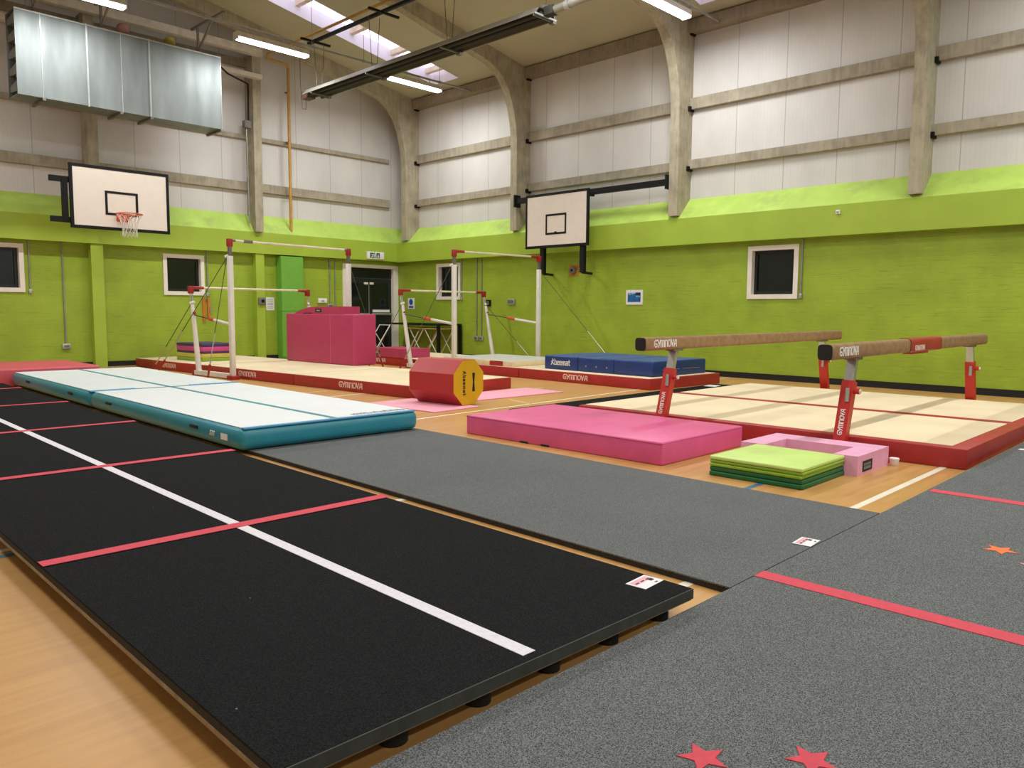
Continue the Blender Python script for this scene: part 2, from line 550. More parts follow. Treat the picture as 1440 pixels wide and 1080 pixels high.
# gable wall (left in view): brick with openings is one mesh of strips round windows and door
def wall_with_holes(name, mat, axis, c, d, a0, a1, z0, z1, holes, parent):
    """axis 'x': wall along x at y=c, thickness d outward; holes = (a0,a1,z0,z1)"""
    mb = MB()
    cuts = sorted({a0, a1} | {h[0] for h in holes} | {h[1] for h in holes})
    for i in range(len(cuts) - 1):
        s0, s1 = cuts[i], cuts[i + 1]
        mid = (s0 + s1) / 2
        zs = sorted([(h[2], h[3]) for h in holes if h[0] <= mid <= h[1]])
        z = z0
        for h0, h1 in zs + [(z1, z1)]:
            if h0 > z + 1e-4:
                if axis == 'x':
                    mb.box(s0, c, z, s1, c + d, h0)
                else:
                    mb.box(c, s0, z, c + d, s1, h0)
            z = h1
    return mb.build(name, mat, parent)

WL = [(3.55, 4.47, 1.555, 2.515), (7.20, 8.14, 1.555, 2.475)]
DOOR = (11.92, 13.77, 0.0, 2.48)
WR = [(15.31, 16.27, 1.53, 2.485), (6.235, 7.22, 1.505, 2.485)]
wl = sroot('wall_left', 'gable wall of green painted brick with pale panels above', 'wall')
wall_with_holes('brickwork', 'brick_x', 'x', YW, 0.3, X0, 14.1, 0, 2.7, WL + [DOOR], wl)
mb = MB()
mb.prism([(X0, YP, 2.7), (14.2, YP, 2.7), (14.2, YP, rz_(14.2) + 0.3), (RX, YP, rz_(RX) + 0.3), (X0, YP, rz_(X0) + 0.3)], (0, 0.2, 0))
mb.build('panel_cladding', 'clad_x', wl)
wr = sroot('wall_right', 'side wall of green painted brick with pale panels above', 'wall')
wall_with_holes('brickwork', 'brick_y', 'y', XW, 0.3, Y0, 18.0, 0, 2.7, WR, wr)
BX(XP, Y0, 2.7, XP + 0.2, 18.3, 7.3).build('panel_cladding', 'clad_y', wr)
struct(BX(X0 - 0.2, Y0, 0, X0, 18.3, 7.3).build('wall_back', 'clad_y'))
struct(BX(X0, Y0 - 0.2, 0, 14.2, Y0, 8.8).build('wall_front', 'clad_x'))

# ceiling slopes with two rooflight openings
SKY = [(15.0, 15.95, 6.3, 13.42), (7.25, 8.2, 6.3, 13.42)]
mb = MB()
def slope_quad(x0, x1, y0, y1):
    mb.prism([(x0, y0, rz_(x0)), (x1, y0, rz_(x1)), (x1, y1, rz_(x1)), (x0, y1, rz_(x0))], (0, 0, 0.05))
ys = [Y0, 7.25, 8.2, 15.0, 15.95, 18.3]
for i in range(5):
    if i in (1, 3):
        slope_quad(RX, 6.3, ys[i], ys[i + 1])
        slope_quad(13.42, 14.1, ys[i], ys[i + 1])
    else:
        slope_quad(RX, 14.1, ys[i], ys[i + 1])
slope_quad(X0, RX, Y0, 18.3)
struct(mb.build('ceiling', 'roof'), 'pale beige sloping roof lining', 'ceiling')
wn = 6
for (y0, y1, x0, x1) in SKY:
    r = sroot('window_%d' % wn, 'bright white strip rooflight in the sloping ceiling', 'rooflight')
    H = 0.33
    mb = MB()
    for y in (y0 - 0.014, y1 - 0.006):
        mb.prism([(x0, y, rz_(x0)), (x1, y, rz_(x1)), (x1, y, rz_(x1) + H), (x0, y, rz_(x0) + H)], (0, 0.02, 0))
    for x in (x0 - 0.014, x1 - 0.006):
        mb.box(x, y0, rz_(x), x + 0.02, y1, rz_(x) + H)
    mb.build('lining', 'sky_well', r)
    MB().prism([(x0, y0, rz_(x0) + H), (x1, y0, rz_(x1) + H), (x1, y1, rz_(x1) + H), (x0, y1, rz_(x0) + H)], (0, 0, 0.03)).build('glazing', 'sky_glaze', r)
    for bx in (8.0, 9.52, 10.93, 12.10, 13.2):
        BX(bx - 0.06, y0, rz_(bx) + 0.20, bx + 0.06, y1 - 0.006, rz_(bx) + H - 0.005).build('batten', 'batten', r)
    wn += 1

# green ledges (boxed-out band with sloping top)
def ledge(name, pts, vec, lab):
    t = sroot(name, lab, 'ledge')
    return t
t1 = sroot('trim_1', 'green boxed ledge with sloping top along the gable wall', 'ledge')
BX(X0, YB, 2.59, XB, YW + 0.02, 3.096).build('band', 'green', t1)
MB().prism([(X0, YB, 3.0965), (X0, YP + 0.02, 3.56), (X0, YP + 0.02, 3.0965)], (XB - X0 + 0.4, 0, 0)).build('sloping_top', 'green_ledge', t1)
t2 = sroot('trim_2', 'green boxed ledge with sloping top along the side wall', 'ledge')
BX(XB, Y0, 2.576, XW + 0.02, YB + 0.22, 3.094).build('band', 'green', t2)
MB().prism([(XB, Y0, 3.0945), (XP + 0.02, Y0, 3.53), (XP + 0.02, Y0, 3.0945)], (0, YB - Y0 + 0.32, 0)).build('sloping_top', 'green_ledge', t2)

struct(BX(X0, YW - 0.025, 0, 11.9, YW, 0.11).build('baseboard_left', 'black_skirt'))
struct(BX(XW - 0.025, Y0, 0, XW, YW, 0.11).build('baseboard_right', 'black_skirt'))

# brick pilasters on the gable
for x0, x1 in ((5.66, 5.90), (9.345, 9.565)):
    struct(BX(x0, YB + 0.03, 0, x1, YW + 0.01, 2.6).build('wall_pillar', 'green'), 'green painted pilaster on the gable wall', 'pilaster')

# precast concrete portal frames
prof = [(13.5, 3.15), (13.5, 5.3), (13.46, 5.62), (13.37, 5.98), (13.24, 6.30), (13.03, 6.57), (12.86, 6.70), (12.64, 6.80), (12.40, 6.86),
        (12.09, 6.925), (11.08, 7.11), (10.2, 7.30), (RX, 7.30 + (10.2 - RX) * K)]
def portal(y):
    inner = prof + [(2 * RX - x, z) for x, z in prof[::-1][1:]]
    outer = [(2 * RX - 13.98, 3.15), (2 * RX - 13.98, rz_(13.98)), (RX, rz_(RX)), (13.98, rz_(13.98)), (13.98, 3.15)]
    top = lambda x: rz_(x) + 0.01
    mb = MB()
    # strips between inner curve and the roof / wall line, so that every face is convex
    for i in range(len(prof) - 1):
        for sgn in (1, -1):
            (xa, za), (xb, zb) = prof[i], prof[i + 1]
            f = (lambda x: x) if sgn > 0 else (lambda x: 2 * RX - x)
            if i == 0:
                q = [(f(xa), za), (f(xb), zb), (f(13.98), zb), (f(13.98), za)]
            elif zb < 6.75 and xb > 12.8:
                q = [(f(xa), za), (f(xb), zb), (f(13.98), zb), (f(13.98), za)]
            else:
                q = [(f(xa), za), (f(xb), zb), (f(xb), top(xb)), (f(xa), top(xa))]
            mb.prism([(p[0], y, p[1]) for p in q], (0, 0.2, 0))
    for sgn in (1, -1):
        f = (lambda x: x) if sgn > 0 else (lambda x: 2 * RX - x)
        mb.prism([(p[0], y, p[1]) for p in [(f(12.86), 6.70), (f(12.86), top(12.86)), (f(13.98), top(13.98)), (f(13.98), 6.70)]], (0, 0.2, 0))
    bmesh.ops.remove_doubles(mb.bm, verts=mb.bm.verts, dist=0.0005)
    return mb
for y, lb in ((17.25, 'concrete portal frame in the corner against the gable'), (13.05, 'concrete portal frame beside the hoopless backboard, on the corner side'),
              (8.64, 'concrete portal frame between backboard and window'), (4.17, 'concrete portal frame furthest along the side wall')):
    struct(portal(y).build('concrete_column', 'concrete'), lb, 'column')

# gable posts and rails
for x in (9.30, 5.65, 1.95):
    struct(BX(x, 17.65, 3.1, x + 0.2, 18.06, 7.2).build('concrete_column', 'concrete'), 'concrete post on the gable wall', 'post')
def rail(x0, y0, z0, x1, y1, z1, mat, lb):
    struct(BX(x0, y0, z0, x1, y1, z1, 0.006, 1).build('wall_rail_beam', mat), lb, 'rail')
frames = [17.25, 13.05, 8.64, 4.17, -0.3]
for a, b in zip(frames[:-1], frames[1:]):
    rail(13.86, b + 0.2, 4.09, 13.99, a, 4.27, 'rail', 'lower grey rail across the side wall panels')
    rail(13.86, b + 0.2, 5.245, 13.99, a, 5.467, 'rail', 'upper grey rail across the side wall panels')
    rail(13.72, b + 0.2, 6.69, 13.98, a, 6.92, 'eaves', 'brown eaves beam at the top of the side wall')
for a, b in ((9.5, 13.5), (5.85, 9.3), (2.15, 5.65)):
    rail(a, 17.94, 4.08, b, 18.06, 4.29, 'rail', 'lower rail across the gable panels')
    rail(a, 17.96, 5.29, b, 18.06, 5.39, 'rail', 'thin upper rail across the gable panels')
rail(1.9, 17.5, 7.16, 9.5, 17.66, 7.33, 'cream_metal', 'cream steel beam over the gable posts')
rail(1.9, 17.5, 6.63, 9.48, 17.66, 6.74, 'cream_metal', 'cream steel channel behind the silver air unit')
rail(2.15, 17.9, 6.95, 9.3, 18.06, 7.12, 'eaves', 'brown rail high on the gable')
# black fixing cleats of the rails belong to the frames
for y in (17.25, 13.05, 8.64, 4.17):
    for z in (4.07, 5.23, 6.68):
        struct(BX(13.80, y - 0.05, z - 0.02, 13.95, y - 0.001, z + 0.07).build('column_cleat_frame', 'black'), 'small black steel cleat fixing a rail to the concrete frame', 'cleat')

# windows -----------------------------------------------------------------
def window(n, axis, a0, a1, z0, z1, c, lb):
    """white reveal frame proud of the wall, black sash and dark glass"""
    r = sroot('window_%d' % n, lb, 'window')
    fwd = 0.03
    t = 0.085
    def bx(mb, u0, d0, w0, u1, d1, w1):
        if axis == 'x':
            mb.box(u0, c + d0, w0, u1, c + d1, w1)
        else:
            mb.box(c + d0, u0, w0, c + d1, u1, w1)
    f = MB()
    for u0, u1, w0, w1 in ((a0, a1, z1 - t, z1), (a0, a1, z0, z0 + t), (a0, a0 + t, z0 + t, z1 - t), (a1 - t, a1, z0 + t, z1 - t)):
        bx(f, u0, -fwd, w0, u1, 0.16, w1)
    f.build('window_frame', 'white_paint', r)
    s = MB()
    b0, b1, y0, y1 = a0 + t, a1 - t, z0 + t, z1 - t
    k = 0.06
    for u0, u1, w0, w1 in ((b0, b1, y1 - k, y1), (b0, b1, y0, y0 + k), (b0, b0 + k, y0 + k, y1 - k), (b1 - k, b1, y0 + k, y1 - k)):
        bx(s, u0, 0.09, w0, u1, 0.15, w1)
    s.build('sash', 'dark_frame', r)
    g = MB()
    bx(g, b0 + k, 0.12, y0 + k, b1 - k, 0.14, y1 - k)
    g.build('pane', 'dark_glass', r)
window(1, 'x', *WL[0][:2], *WL[0][2:], YW, 'white framed dark window at the far end of the gable wall')
window(2, 'x', *WL[1][:2], *WL[1][2:], YW, 'white framed dark window behind the low asymmetric bar')
window(3, 'y', *WR[0][:2], *WR[0][2:], XW, 'narrow looking white framed dark window near the corner')
window(4, 'y', *WR[1][:2], *WR[1][2:], XW, 'white framed dark window over the balance beams')

# double door
d = sroot('door_1', 'dark double exit doors in a white frame', 'door')
f = MB()
x0, x1, zt = 11.92, 13.765, 2.48
f.box(x0, YW - 0.03, 0, x0 + 0.16, YW + 0.16, zt)
f.box(x1 - 0.17, YW - 0.03, 0, x1, YW + 0.16, zt)
f.box(x0 + 0.16, YW - 0.03, zt - 0.09, x1 - 0.17, YW + 0.16, zt)
f.build('door_frame', 'white_paint', d)
BX(x0 + 0.16, YW + 0.08, 2.12, x1 - 0.17, YW + 0.15, zt - 0.09).build('transom_panel', 'dark_frame', d)
xm = (x0 + 0.16 + x1 - 0.17) / 2
for i, (a, b) in enumerate(((x0 + 0.165, xm - 0.003), (xm + 0.003, x1 - 0.175))):
    l = BX(a, YW + 0.08, 0.01, b, YW + 0.14, 2.11).build('door_leaf', 'door', d)
    BX(a + 0.1, YW + 0.07, 1.3, b - 0.1, YW + 0.081, 1.98).build('pane', 'dark_glass', l)
    BX(a + 0.04, YW + 0.0, 1.10, b - 0.03, YW + 0.05, 1.16, 0.01).build('push_bar', 'chrome', l)
    e = 1 if i == 0 else -1
    xx = (b - 0.12) if i == 0 else (a + 0.06)
    BX(xx - 0.06, YW + 0.03, 1.94, xx + 0.06, YW + 0.08, 2.0, 0.008).build('bolt_keeper', 'white_paint', l)
    if i == 0:
        MB().tube((b - 0.03, YW + 0.05, 1.15), (b - 0.03, YW + 0.05, 1.93), 0.018).build('bolt_rod', 'steel_dark', l)
    else:
        BX(a + 0.1, YW + 0.05, 1.18, b - 0.08, YW + 0.08, 1.25).build('door_notice', 'paper', l)

# court lines painted on the boards
def line(pts, w, mat, lb):
    mb = MB()
    for (ax, ay), (bx, by) in zip(pts[:-1], pts[1:]):
        dv = Vector((bx - ax, by - ay, 0)).normalized()
        q = Vector((-dv.y, dv.x, 0)) * w / 2
        a, b = Vector((ax, ay, 0)), Vector((bx, by, 0))
        mb.prism([a - q, b - q, b + q, a + q], (0, 0, 0.0015))
    struct(mb.build('floor_marking', mat), lb, 'court line')
line([(2.4, 1.885), (12.0, 1.88)], 0.05, 'line_white', 'white court line beside the cream beam mat')
line([(5.0, 2.645), (6.1, 2.645)], 0.045, 'line_blue', 'short blue court line under the green folding mat')
line([(5.15, 7.03), (13.7, 7.5)], 0.04, 'line_white', 'white court line passing behind the big pink mat')
line([(7.72, 7.15), (7.9, 7.75)], 0.04, 'line_yellow', 'short yellow court line beside the roller')
line([(5.1, 8.3), (9.5, 8.55)], 0.035, 'line_yellow', 'yellow court line beside the pastel pink mats')
line([(5.15, 9.62), (6.9, 9.78)], 0.035, 'line_white', 'white court line near the inflatable track')
line([(5.15, 10.35), (6.8, 10.5)], 0.03, 'line_yellow', 'pale court line further along the inflatable track')
line([(-0.5, 4.72), (1.2, 4.66)], 0.05, 'line_white', 'white court line left of the black track')
line([(-0.5, 4.60), (1.2, 4.55)], 0.05, 'line_blue', 'blue court line left of the black track')
line([(2.7, 4.10), (3.3, 4.10)], 0.05, 'line_white', 'bit of white court line between track and runner')

# ------------------------------------------------------------------ floor carpets and black track
RZ = R(-1.2)
ct = thing('carpet_mat', 'large charcoal grey carpet mat with red strips and stars', 'mat', (0.75, -6.0, 0))
BX(0, 0, 0.030, 12.8, 7.665, 0.037, 0.002, 1).build('pile', 'grey_carpet', ct)
BX(0.004, 0.004, 0.001, 12.796, 7.661, 0.030).build('foam_backing', 'foam_dark', ct)
rn = thing('carpet_runner', 'long grey carpet runner lying under the inflatable tracks', 'mat', (3.125, 1.672, 0))
MB().prism([(0, 0, 0.028), (1.85, 0, 0.028), (1.85 + 0.26, 12.55, 0.028), (0.26, 12.55, 0.028)], (0, 0, 0.007)).build('pile', 'grey_runner', rn)
MB().prism([(0.003, 0.003, 0.001), (1.847, 0.003, 0.001), (1.847 + 0.26, 12.547, 0.001), (0.263, 12.547, 0.001)], (0, 0, 0.027)).build('foam_backing', 'foam_dark', rn)

tr = thing('tumbling_track', 'long raised black sprung tumbling track on rubber feet', 'tumbling track', (0.918, 1.70, 0), RZ)
TW, TL = 1.87, 12.0
BX(0, 0, 0.113, TW, TL, 0.12, 0.002, 1).build('carpet_top', 'black_carpet', tr)
BX(0.002, 0.0, 0.084, TW - 0.002, TL, 0.113).build('foam_layer', 'foam_dark', tr)
BX(0.0, 0.004, 0.068, TW, TL - 0.002, 0.084).build('plywood_base', 'ply', tr)
BX(0.0, -0.006, 0.078, TW, 0.0, 0.119).build('end_edging', 'edge_black', tr)
for k in range(6):
    MB().lathe([(0.045, 0), (0.045, 0.035), (0.03, 0.05), (0.03, 0.068)], (0.08 + k * 0.335, 0.09, 0), 16).build('foot', 'rubber', tr)
for k in range(1, 12):
    MB().lathe([(0.045, 0), (0.045, 0.035), (0.03, 0.05), (0.03, 0.068)], (0.13, 0.09 + k * 0.32, 0), 16).build('foot', 'rubber', tr)
    if k % 2 == 0:
        MB().lathe([(0.045, 0), (0.045, 0.035), (0.03, 0.05), (0.03, 0.068)], (TW - 0.09, 0.09 + k * 0.32, 0), 16).build('foot', 'rubber', tr)

def strip(name, x0, y0, x1, y1, w, z, mat, lb, cat, group=None, parent_rz=None):
    dv = Vector((x1 - x0, y1 - y0, 0))
    ln = dv.length
    mb = MB()
    mb.box(0, -w / 2, 0.0003, ln, w / 2, 0.003, 0.0008, 1)
    o = mb.build(name, mat)
    o.location = (x0, y0, z)
    o.rotation_euler = (0, 0, math.atan2(dv.y, dv.x))
    return tag(o, lb, cat, group)
def T(x, y):      # track local -> world
    return (0.918 + x * math.cos(RZ) - y * math.sin(RZ), 1.70 + x * math.sin(RZ) + y * math.cos(RZ))
ords = ['first', 'second', 'third', 'fourth', 'fifth']
for k, yl in enumerate((2.15, 4.30, 6.52, 8.78, 11.0)):
    a, b = T(0.035, yl + 0.005), T(1.90, yl + 0.02)
    if k == 0:
        a, b = (0.965, 3.865), (2.845, 3.85)
    strip('marker_strip', *a, *b, 0.085, 0.1228, 'red_strip', '%s coral red strip across the black track, counted from its white-labelled end' % ords[k], 'strip', 'red strips across the tumbling track')
strip('marker_strip', 1.852, 1.715, *T(0.925, 11.9), 0.060, 0.12, 'white_strip', 'long white strip down the middle of the black tumbling track', 'strip')
strip('marker_strip', 3.385, 1.665, 3.385, -2.2, 0.10, 0.037, 'red_strip', 'wide red strip on the grey carpet starting near the white paper', 'strip')
strip('marker_strip', 5.865, 1.64, 5.935, -2.2, 0.10, 0.037, 'red_strip', 'red strip on the grey carpet starting near the corner of the beam mat', 'strip')
strip('marker_strip', 8.26, 1.60, 8.22, -1.0, 0.08, 0.037, 'white_strip', 'white strip on the grey carpet beside the end of the beam mat', 'strip')

def star(x, y, rad, rot, mat, lb, z=0.037):
    pts = []
    for k in range(10):
        rr = rad if k % 2 == 0 else rad * 0.45
        a = rot + k * PI / 5
        pts.append((rr * math.cos(a), rr * math.sin(a), 0.0003))
    mb = MB()
    mb.prism(pts, (0, 0, 0.0027))
    o = mb.build('star_marker', mat)
    o.location = (x, y, z)
    tag(o, lb, 'star marker')
star(1.845, 1.050, 0.072, R(128), 'red_strip', 'red star on grey carpet, the one closer to the black track')
star(2.045, 0.832, 0.072, R(130), 'red_strip', 'red star on grey carpet, the one further from the black track')
star(4.63, 0.949, 0.085, R(52), 'orange_strip', 'orange star on the grey carpet')
star(4.43, 0.745, 0.085, R(75), 'pink_strip', 'pale pink star just showing on the grey carpet')

def paper(x, y, rz, w, l, z, lb):
    p = thing('paper_notice', lb, 'paper', (x, y, z), rz)
    BX(-w / 2, -l / 2, 0.0004, w / 2, l / 2, 0.0014).build('sheet', 'paper', p)
    mb = BX(-w / 2 + 0.012, l / 2 - 0.048, 0.0014, w / 2 - 0.012, l / 2 - 0.012, 0.0019)
    mb.build('heading_print', 'paper_pink', p)
    mb = MB()
    for k in range(3):
        mb.box(-w / 2 + 0.02 + k * 0.04, l / 2 - 0.042, 0.0019, -w / 2 + 0.046 + k * 0.04, l / 2 - 0.034, 0.0023)
    mb.build('heading_text', 'ink', p)
    BX(w / 2 - 0.045, -l / 2 + 0.035, 0.0014, w / 2 - 0.018, -l / 2 + 0.055, 0.0019).build('logo_print', 'ink', p)
    BX(w / 2 - 0.05, -l / 2 + 0.010, 0.0014, w / 2 - 0.03, -l / 2 + 0.018, 0.0019).build('small_print', 'ink', p)
paper(2.708, 1.843, R(4), 0.150, 0.098, 0.12, 'white paper notice with pink heading on the black track')
paper(4.045, 1.727, R(4), 0.150, 0.10, 0.0372, 'white paper notice with pink heading on the grey carpet')

# ------------------------------------------------------------------ inflatable tracks
def air_track(x, y, length, lb, front_logo, handles, tabs):
    a = thing('inflatable_track', lb, 'inflatable mat', (x, y, 0.0355), RZ)
    W, H = 1.93, 0.2
    mb = MB()
    prof = []
    n = 8
    # stadium cross-section swept round the plan rectangle via a bevelled box
    mb.box(0, 0, 0, W, length, H, 0.075, 5)
    mb.build('side_wall', 'air_teal', a, 60)
    i = 0.045
    BX(i, i, H - 0.004, W - i, length - i, H + 0.003, 0.003, 1).build('top_panel', 'air_white', a)
    BX(W / 2 - 0.03, i, H + 0.003, W / 2 + 0.03, length - i, H + 0.005).build('centre_stripe', 'air_teal', a)
    for hy in handles:
        BX(-0.012, hy - 0.09, 0.105, 0.012, hy + 0.09, 0.135, 0.008).build('grab_handle', 'black_soft', a)
    if front_logo:
        BX(i, 0.012, H - 0.012, W - i, 0.06, H + 0.0045, 0.004).build('end_flap', 'air_blue', a)
        mb = MB()
        random.seed(3)
        for k in range(16):
            u = 1.22 + k * 0.04
            hh = 0.05 + 0.05 * random.random()
            mb.box(u, 0.12, H + 0.003, u + 0.022, 0.12 + hh, H + 0.0042)
            mb.box(u, 0.12 + hh * 0.6, H + 0.003, u + 0.036, 0.14 + hh * 0.6, H + 0.0042)
        mb.box(1.2, 0.095, H + 0.003, 1.88, 0.105, H + 0.0042)
        mb.build('logo_print', 'ink_grey', a)
        mb = MB()
        for k in range(3):
            mb.tube((-0.004, 0.52 + k * 0.035, 0.085), (-0.004, 0.50 + k * 0.035, 0.125), 0.007)
        mb.build('maker_mark', 'white_strip', a)
        BX(-0.004, 0.24, 0.07, 0.004, 0.37, 0.125).build('instruction_label', 'paper', a)
    if tabs:
        for u0, u1 in ((0.02, 0.55), (1.25, 1.91)):
            BX(u0, -0.01, H - 0.01, u1, 0.09, H + 0.006, 0.004).build('joining_flap', 'air_blue', a)
    return a
air_track(3.118, 6.285, 4.05, 'white and teal inflatable track with a printed logo, lying on the grey runner', True, (0.95, 3.35), False)
air_track(3.205, 10.36, 3.85, 'white and teal inflatable track joined on behind the one with the logo', False, (0.75, 2.85), True)
rm = thing('landing_mat', 'rose red thick mat behind the inflatable tracks, against the gable wall', 'mat', (2.0, 14.3, 0), RZ)
BX(0, 0, 0, 2.6, 1.9, 0.285, 0.03, 3).build('cover', 'rose_vinyl', rm)
BX(0.03, 0.03, 0.283, 2.57, 1.87, 0.288, 0.002, 1).build('top_panel', 'rose_vinyl', rm)

# ------------------------------------------------------------------ soft mats in the middle
pm = thing('crash_mat', 'big hot pink crash mat in front of the balance beams', 'mat', (5.385, 3.525, 0), R(0.3))
BX(0, 0, 0.0, 1.36, 2.36, 0.195, 0.014, 3).build('cover', 'pink_vinyl', pm)
BX(-0.003, 0.0, 0.176, 1.363, 2.36, 0.182, 0.001, 1).build('piping', 'pink_vinyl_dark', pm)
for yy in (1.28, 1.55):
    BX(-0.006, yy - 0.05, 0.0, 0.008, yy + 0.05, 0.018, 0.003).build('carry_strap', 'black_soft', pm)

gm = thing('folding_mat', 'folded mat in pale lime and dark green beside the pink floor block', 'folding mat', (5.362, 2.335, 0))
lay = [('green_dark', 0.0, 0.037), ('green_dark', 0.038, 0.072), ('green_mid', 0.074, 0.10), ('green_mid', 0.101, 0.126), ('lime', 0.127, 0.156)]
for k, (mt, z0, z1) in enumerate(lay):
    BX(0.006 * (k % 2), 0.004 * (k % 3), z0, 0.765 - 0.005 * (k % 2), 0.745, z1, 0.010, 3).build('folded_panel', mt, gm)
ub = thing('foam_block', 'pale pink U-shaped foam block beside the green folded mat', 'foam block', (6.13, 2.24, 0))
mb = MB()
ux, uy, uz = 0.67, 0.98, 0.158
for (a, b, c, e) in ((0, 0, ux, 0.19), (0, 0.77, ux, uy), (0.42, 0.19, ux, 0.77)):
    mb.box(a, b, 0, c, e, uz)
bmesh.ops.remove_doubles(mb.bm, verts=mb.bm.verts, dist=0.0005)
o = mb.build('cover', 'pink_pale', ub)
o.data.materials[0] = M['pink_pale']
BX(0.10, -0.003, 0.022, 0.30, 0.001, 0.108).build('maker_label', 'label_black', ub)
lb_ = MB()
for k in range(5):
    lb_.box(0.125 + k * 0.03, -0.005, 0.04, 0.143 + k * 0.03, -0.003, 0.062)
    lb_.box(0.125 + k * 0.03, -0.005, 0.07, 0.14 + k * 0.03, -0.003, 0.088)
lb_.build('label_print', 'ink_grey', ub)
tb = thing('chalk_tub', 'small white tub beside the pink floor block', 'tub', (6.825, 2.20, 0))
MB().lathe([(0.030, 0), (0.033, 0.004), (0.036, 0.05)], (0, 0, 0), 20).build('body', 'white_paint', tb)
MB().lathe([(0.039, 0.05), (0.039, 0.06), (0.036, 0.063)], (0, 0, 0), 20).build('lid', 'paper', tb)

# ------------------------------------------------------------------ beam mats
def carpet_mat(name, lb, loc, rz, w, l, h, red, text=None, border=(0.05, 0.05, 0.05, 0.05), group=None, cat='landing mat', text_u=None):
    """thick mat: red vinyl sides, cream carpet top; local x=w, y=l. border: x0, x1, y0, y1"""
    m = thing(name, lb, cat, loc, rz, group)
    BX(0, 0, 0, w, l, h, 0.012, 2).build('side_cover', red, m)
    b = border
    BX(b[0], b[2], h - 0.003, w - b[1], l - b[3], h + 0.003, 0.002, 1).build('carpet_top', 'cream_mat', m)
    if text:
        hh = 0.076
        L = text_len(text, hh)
        yc = (l / 2 if text_u is None else text_u) + L / 2
        lettering(text, (-0.002, yc, h * 0.35), (0, -1, 0), (0, 0, 1), hh, 0.017, 'lettering', 'lettering', m)
    return m
carpet_mat('beam_mat', 'long cream topped red mat under the balance beams, next to the pink block', (7.03, 1.715, 0), 0, 2.05, 4.05, 0.17, 'red_vinyl', None, (0.11, 0.095, 0.14, 0.02), 'cream mats under the beams')
carpet_mat('beam_mat', 'long cream topped red mat under the balance beams, next to the side wall', (9.10, 1.715, 0), 0, 2.06, 4.05, 0.17, 'red_vinyl', None, (0.085, 0.015, 0.14, 0.02), 'cream mats under the beams')
ek = thing('edge_mat', 'black strip of matting along the end of the beam mats', 'mat', (7.0, 5.80, 0))
BX(0, 0, 0, 5.1, 1.07, 0.022, 0.004, 2).build('pile', 'black_carpet', ek)
BX(-0.004, -0.002, 0, 0.0, 1.072, 0.018).build('rubber_edge', 'rubber', ek)
wp = thing('paper_tag', 'small white paper on the black matting strip beside the blue mat', 'paper', (11.72, 6.72, 0.022), R(10))
BX(-0.14, -0.1, 0.0005, 0.14, 0.1, 0.002).build('sheet', 'paper', wp)

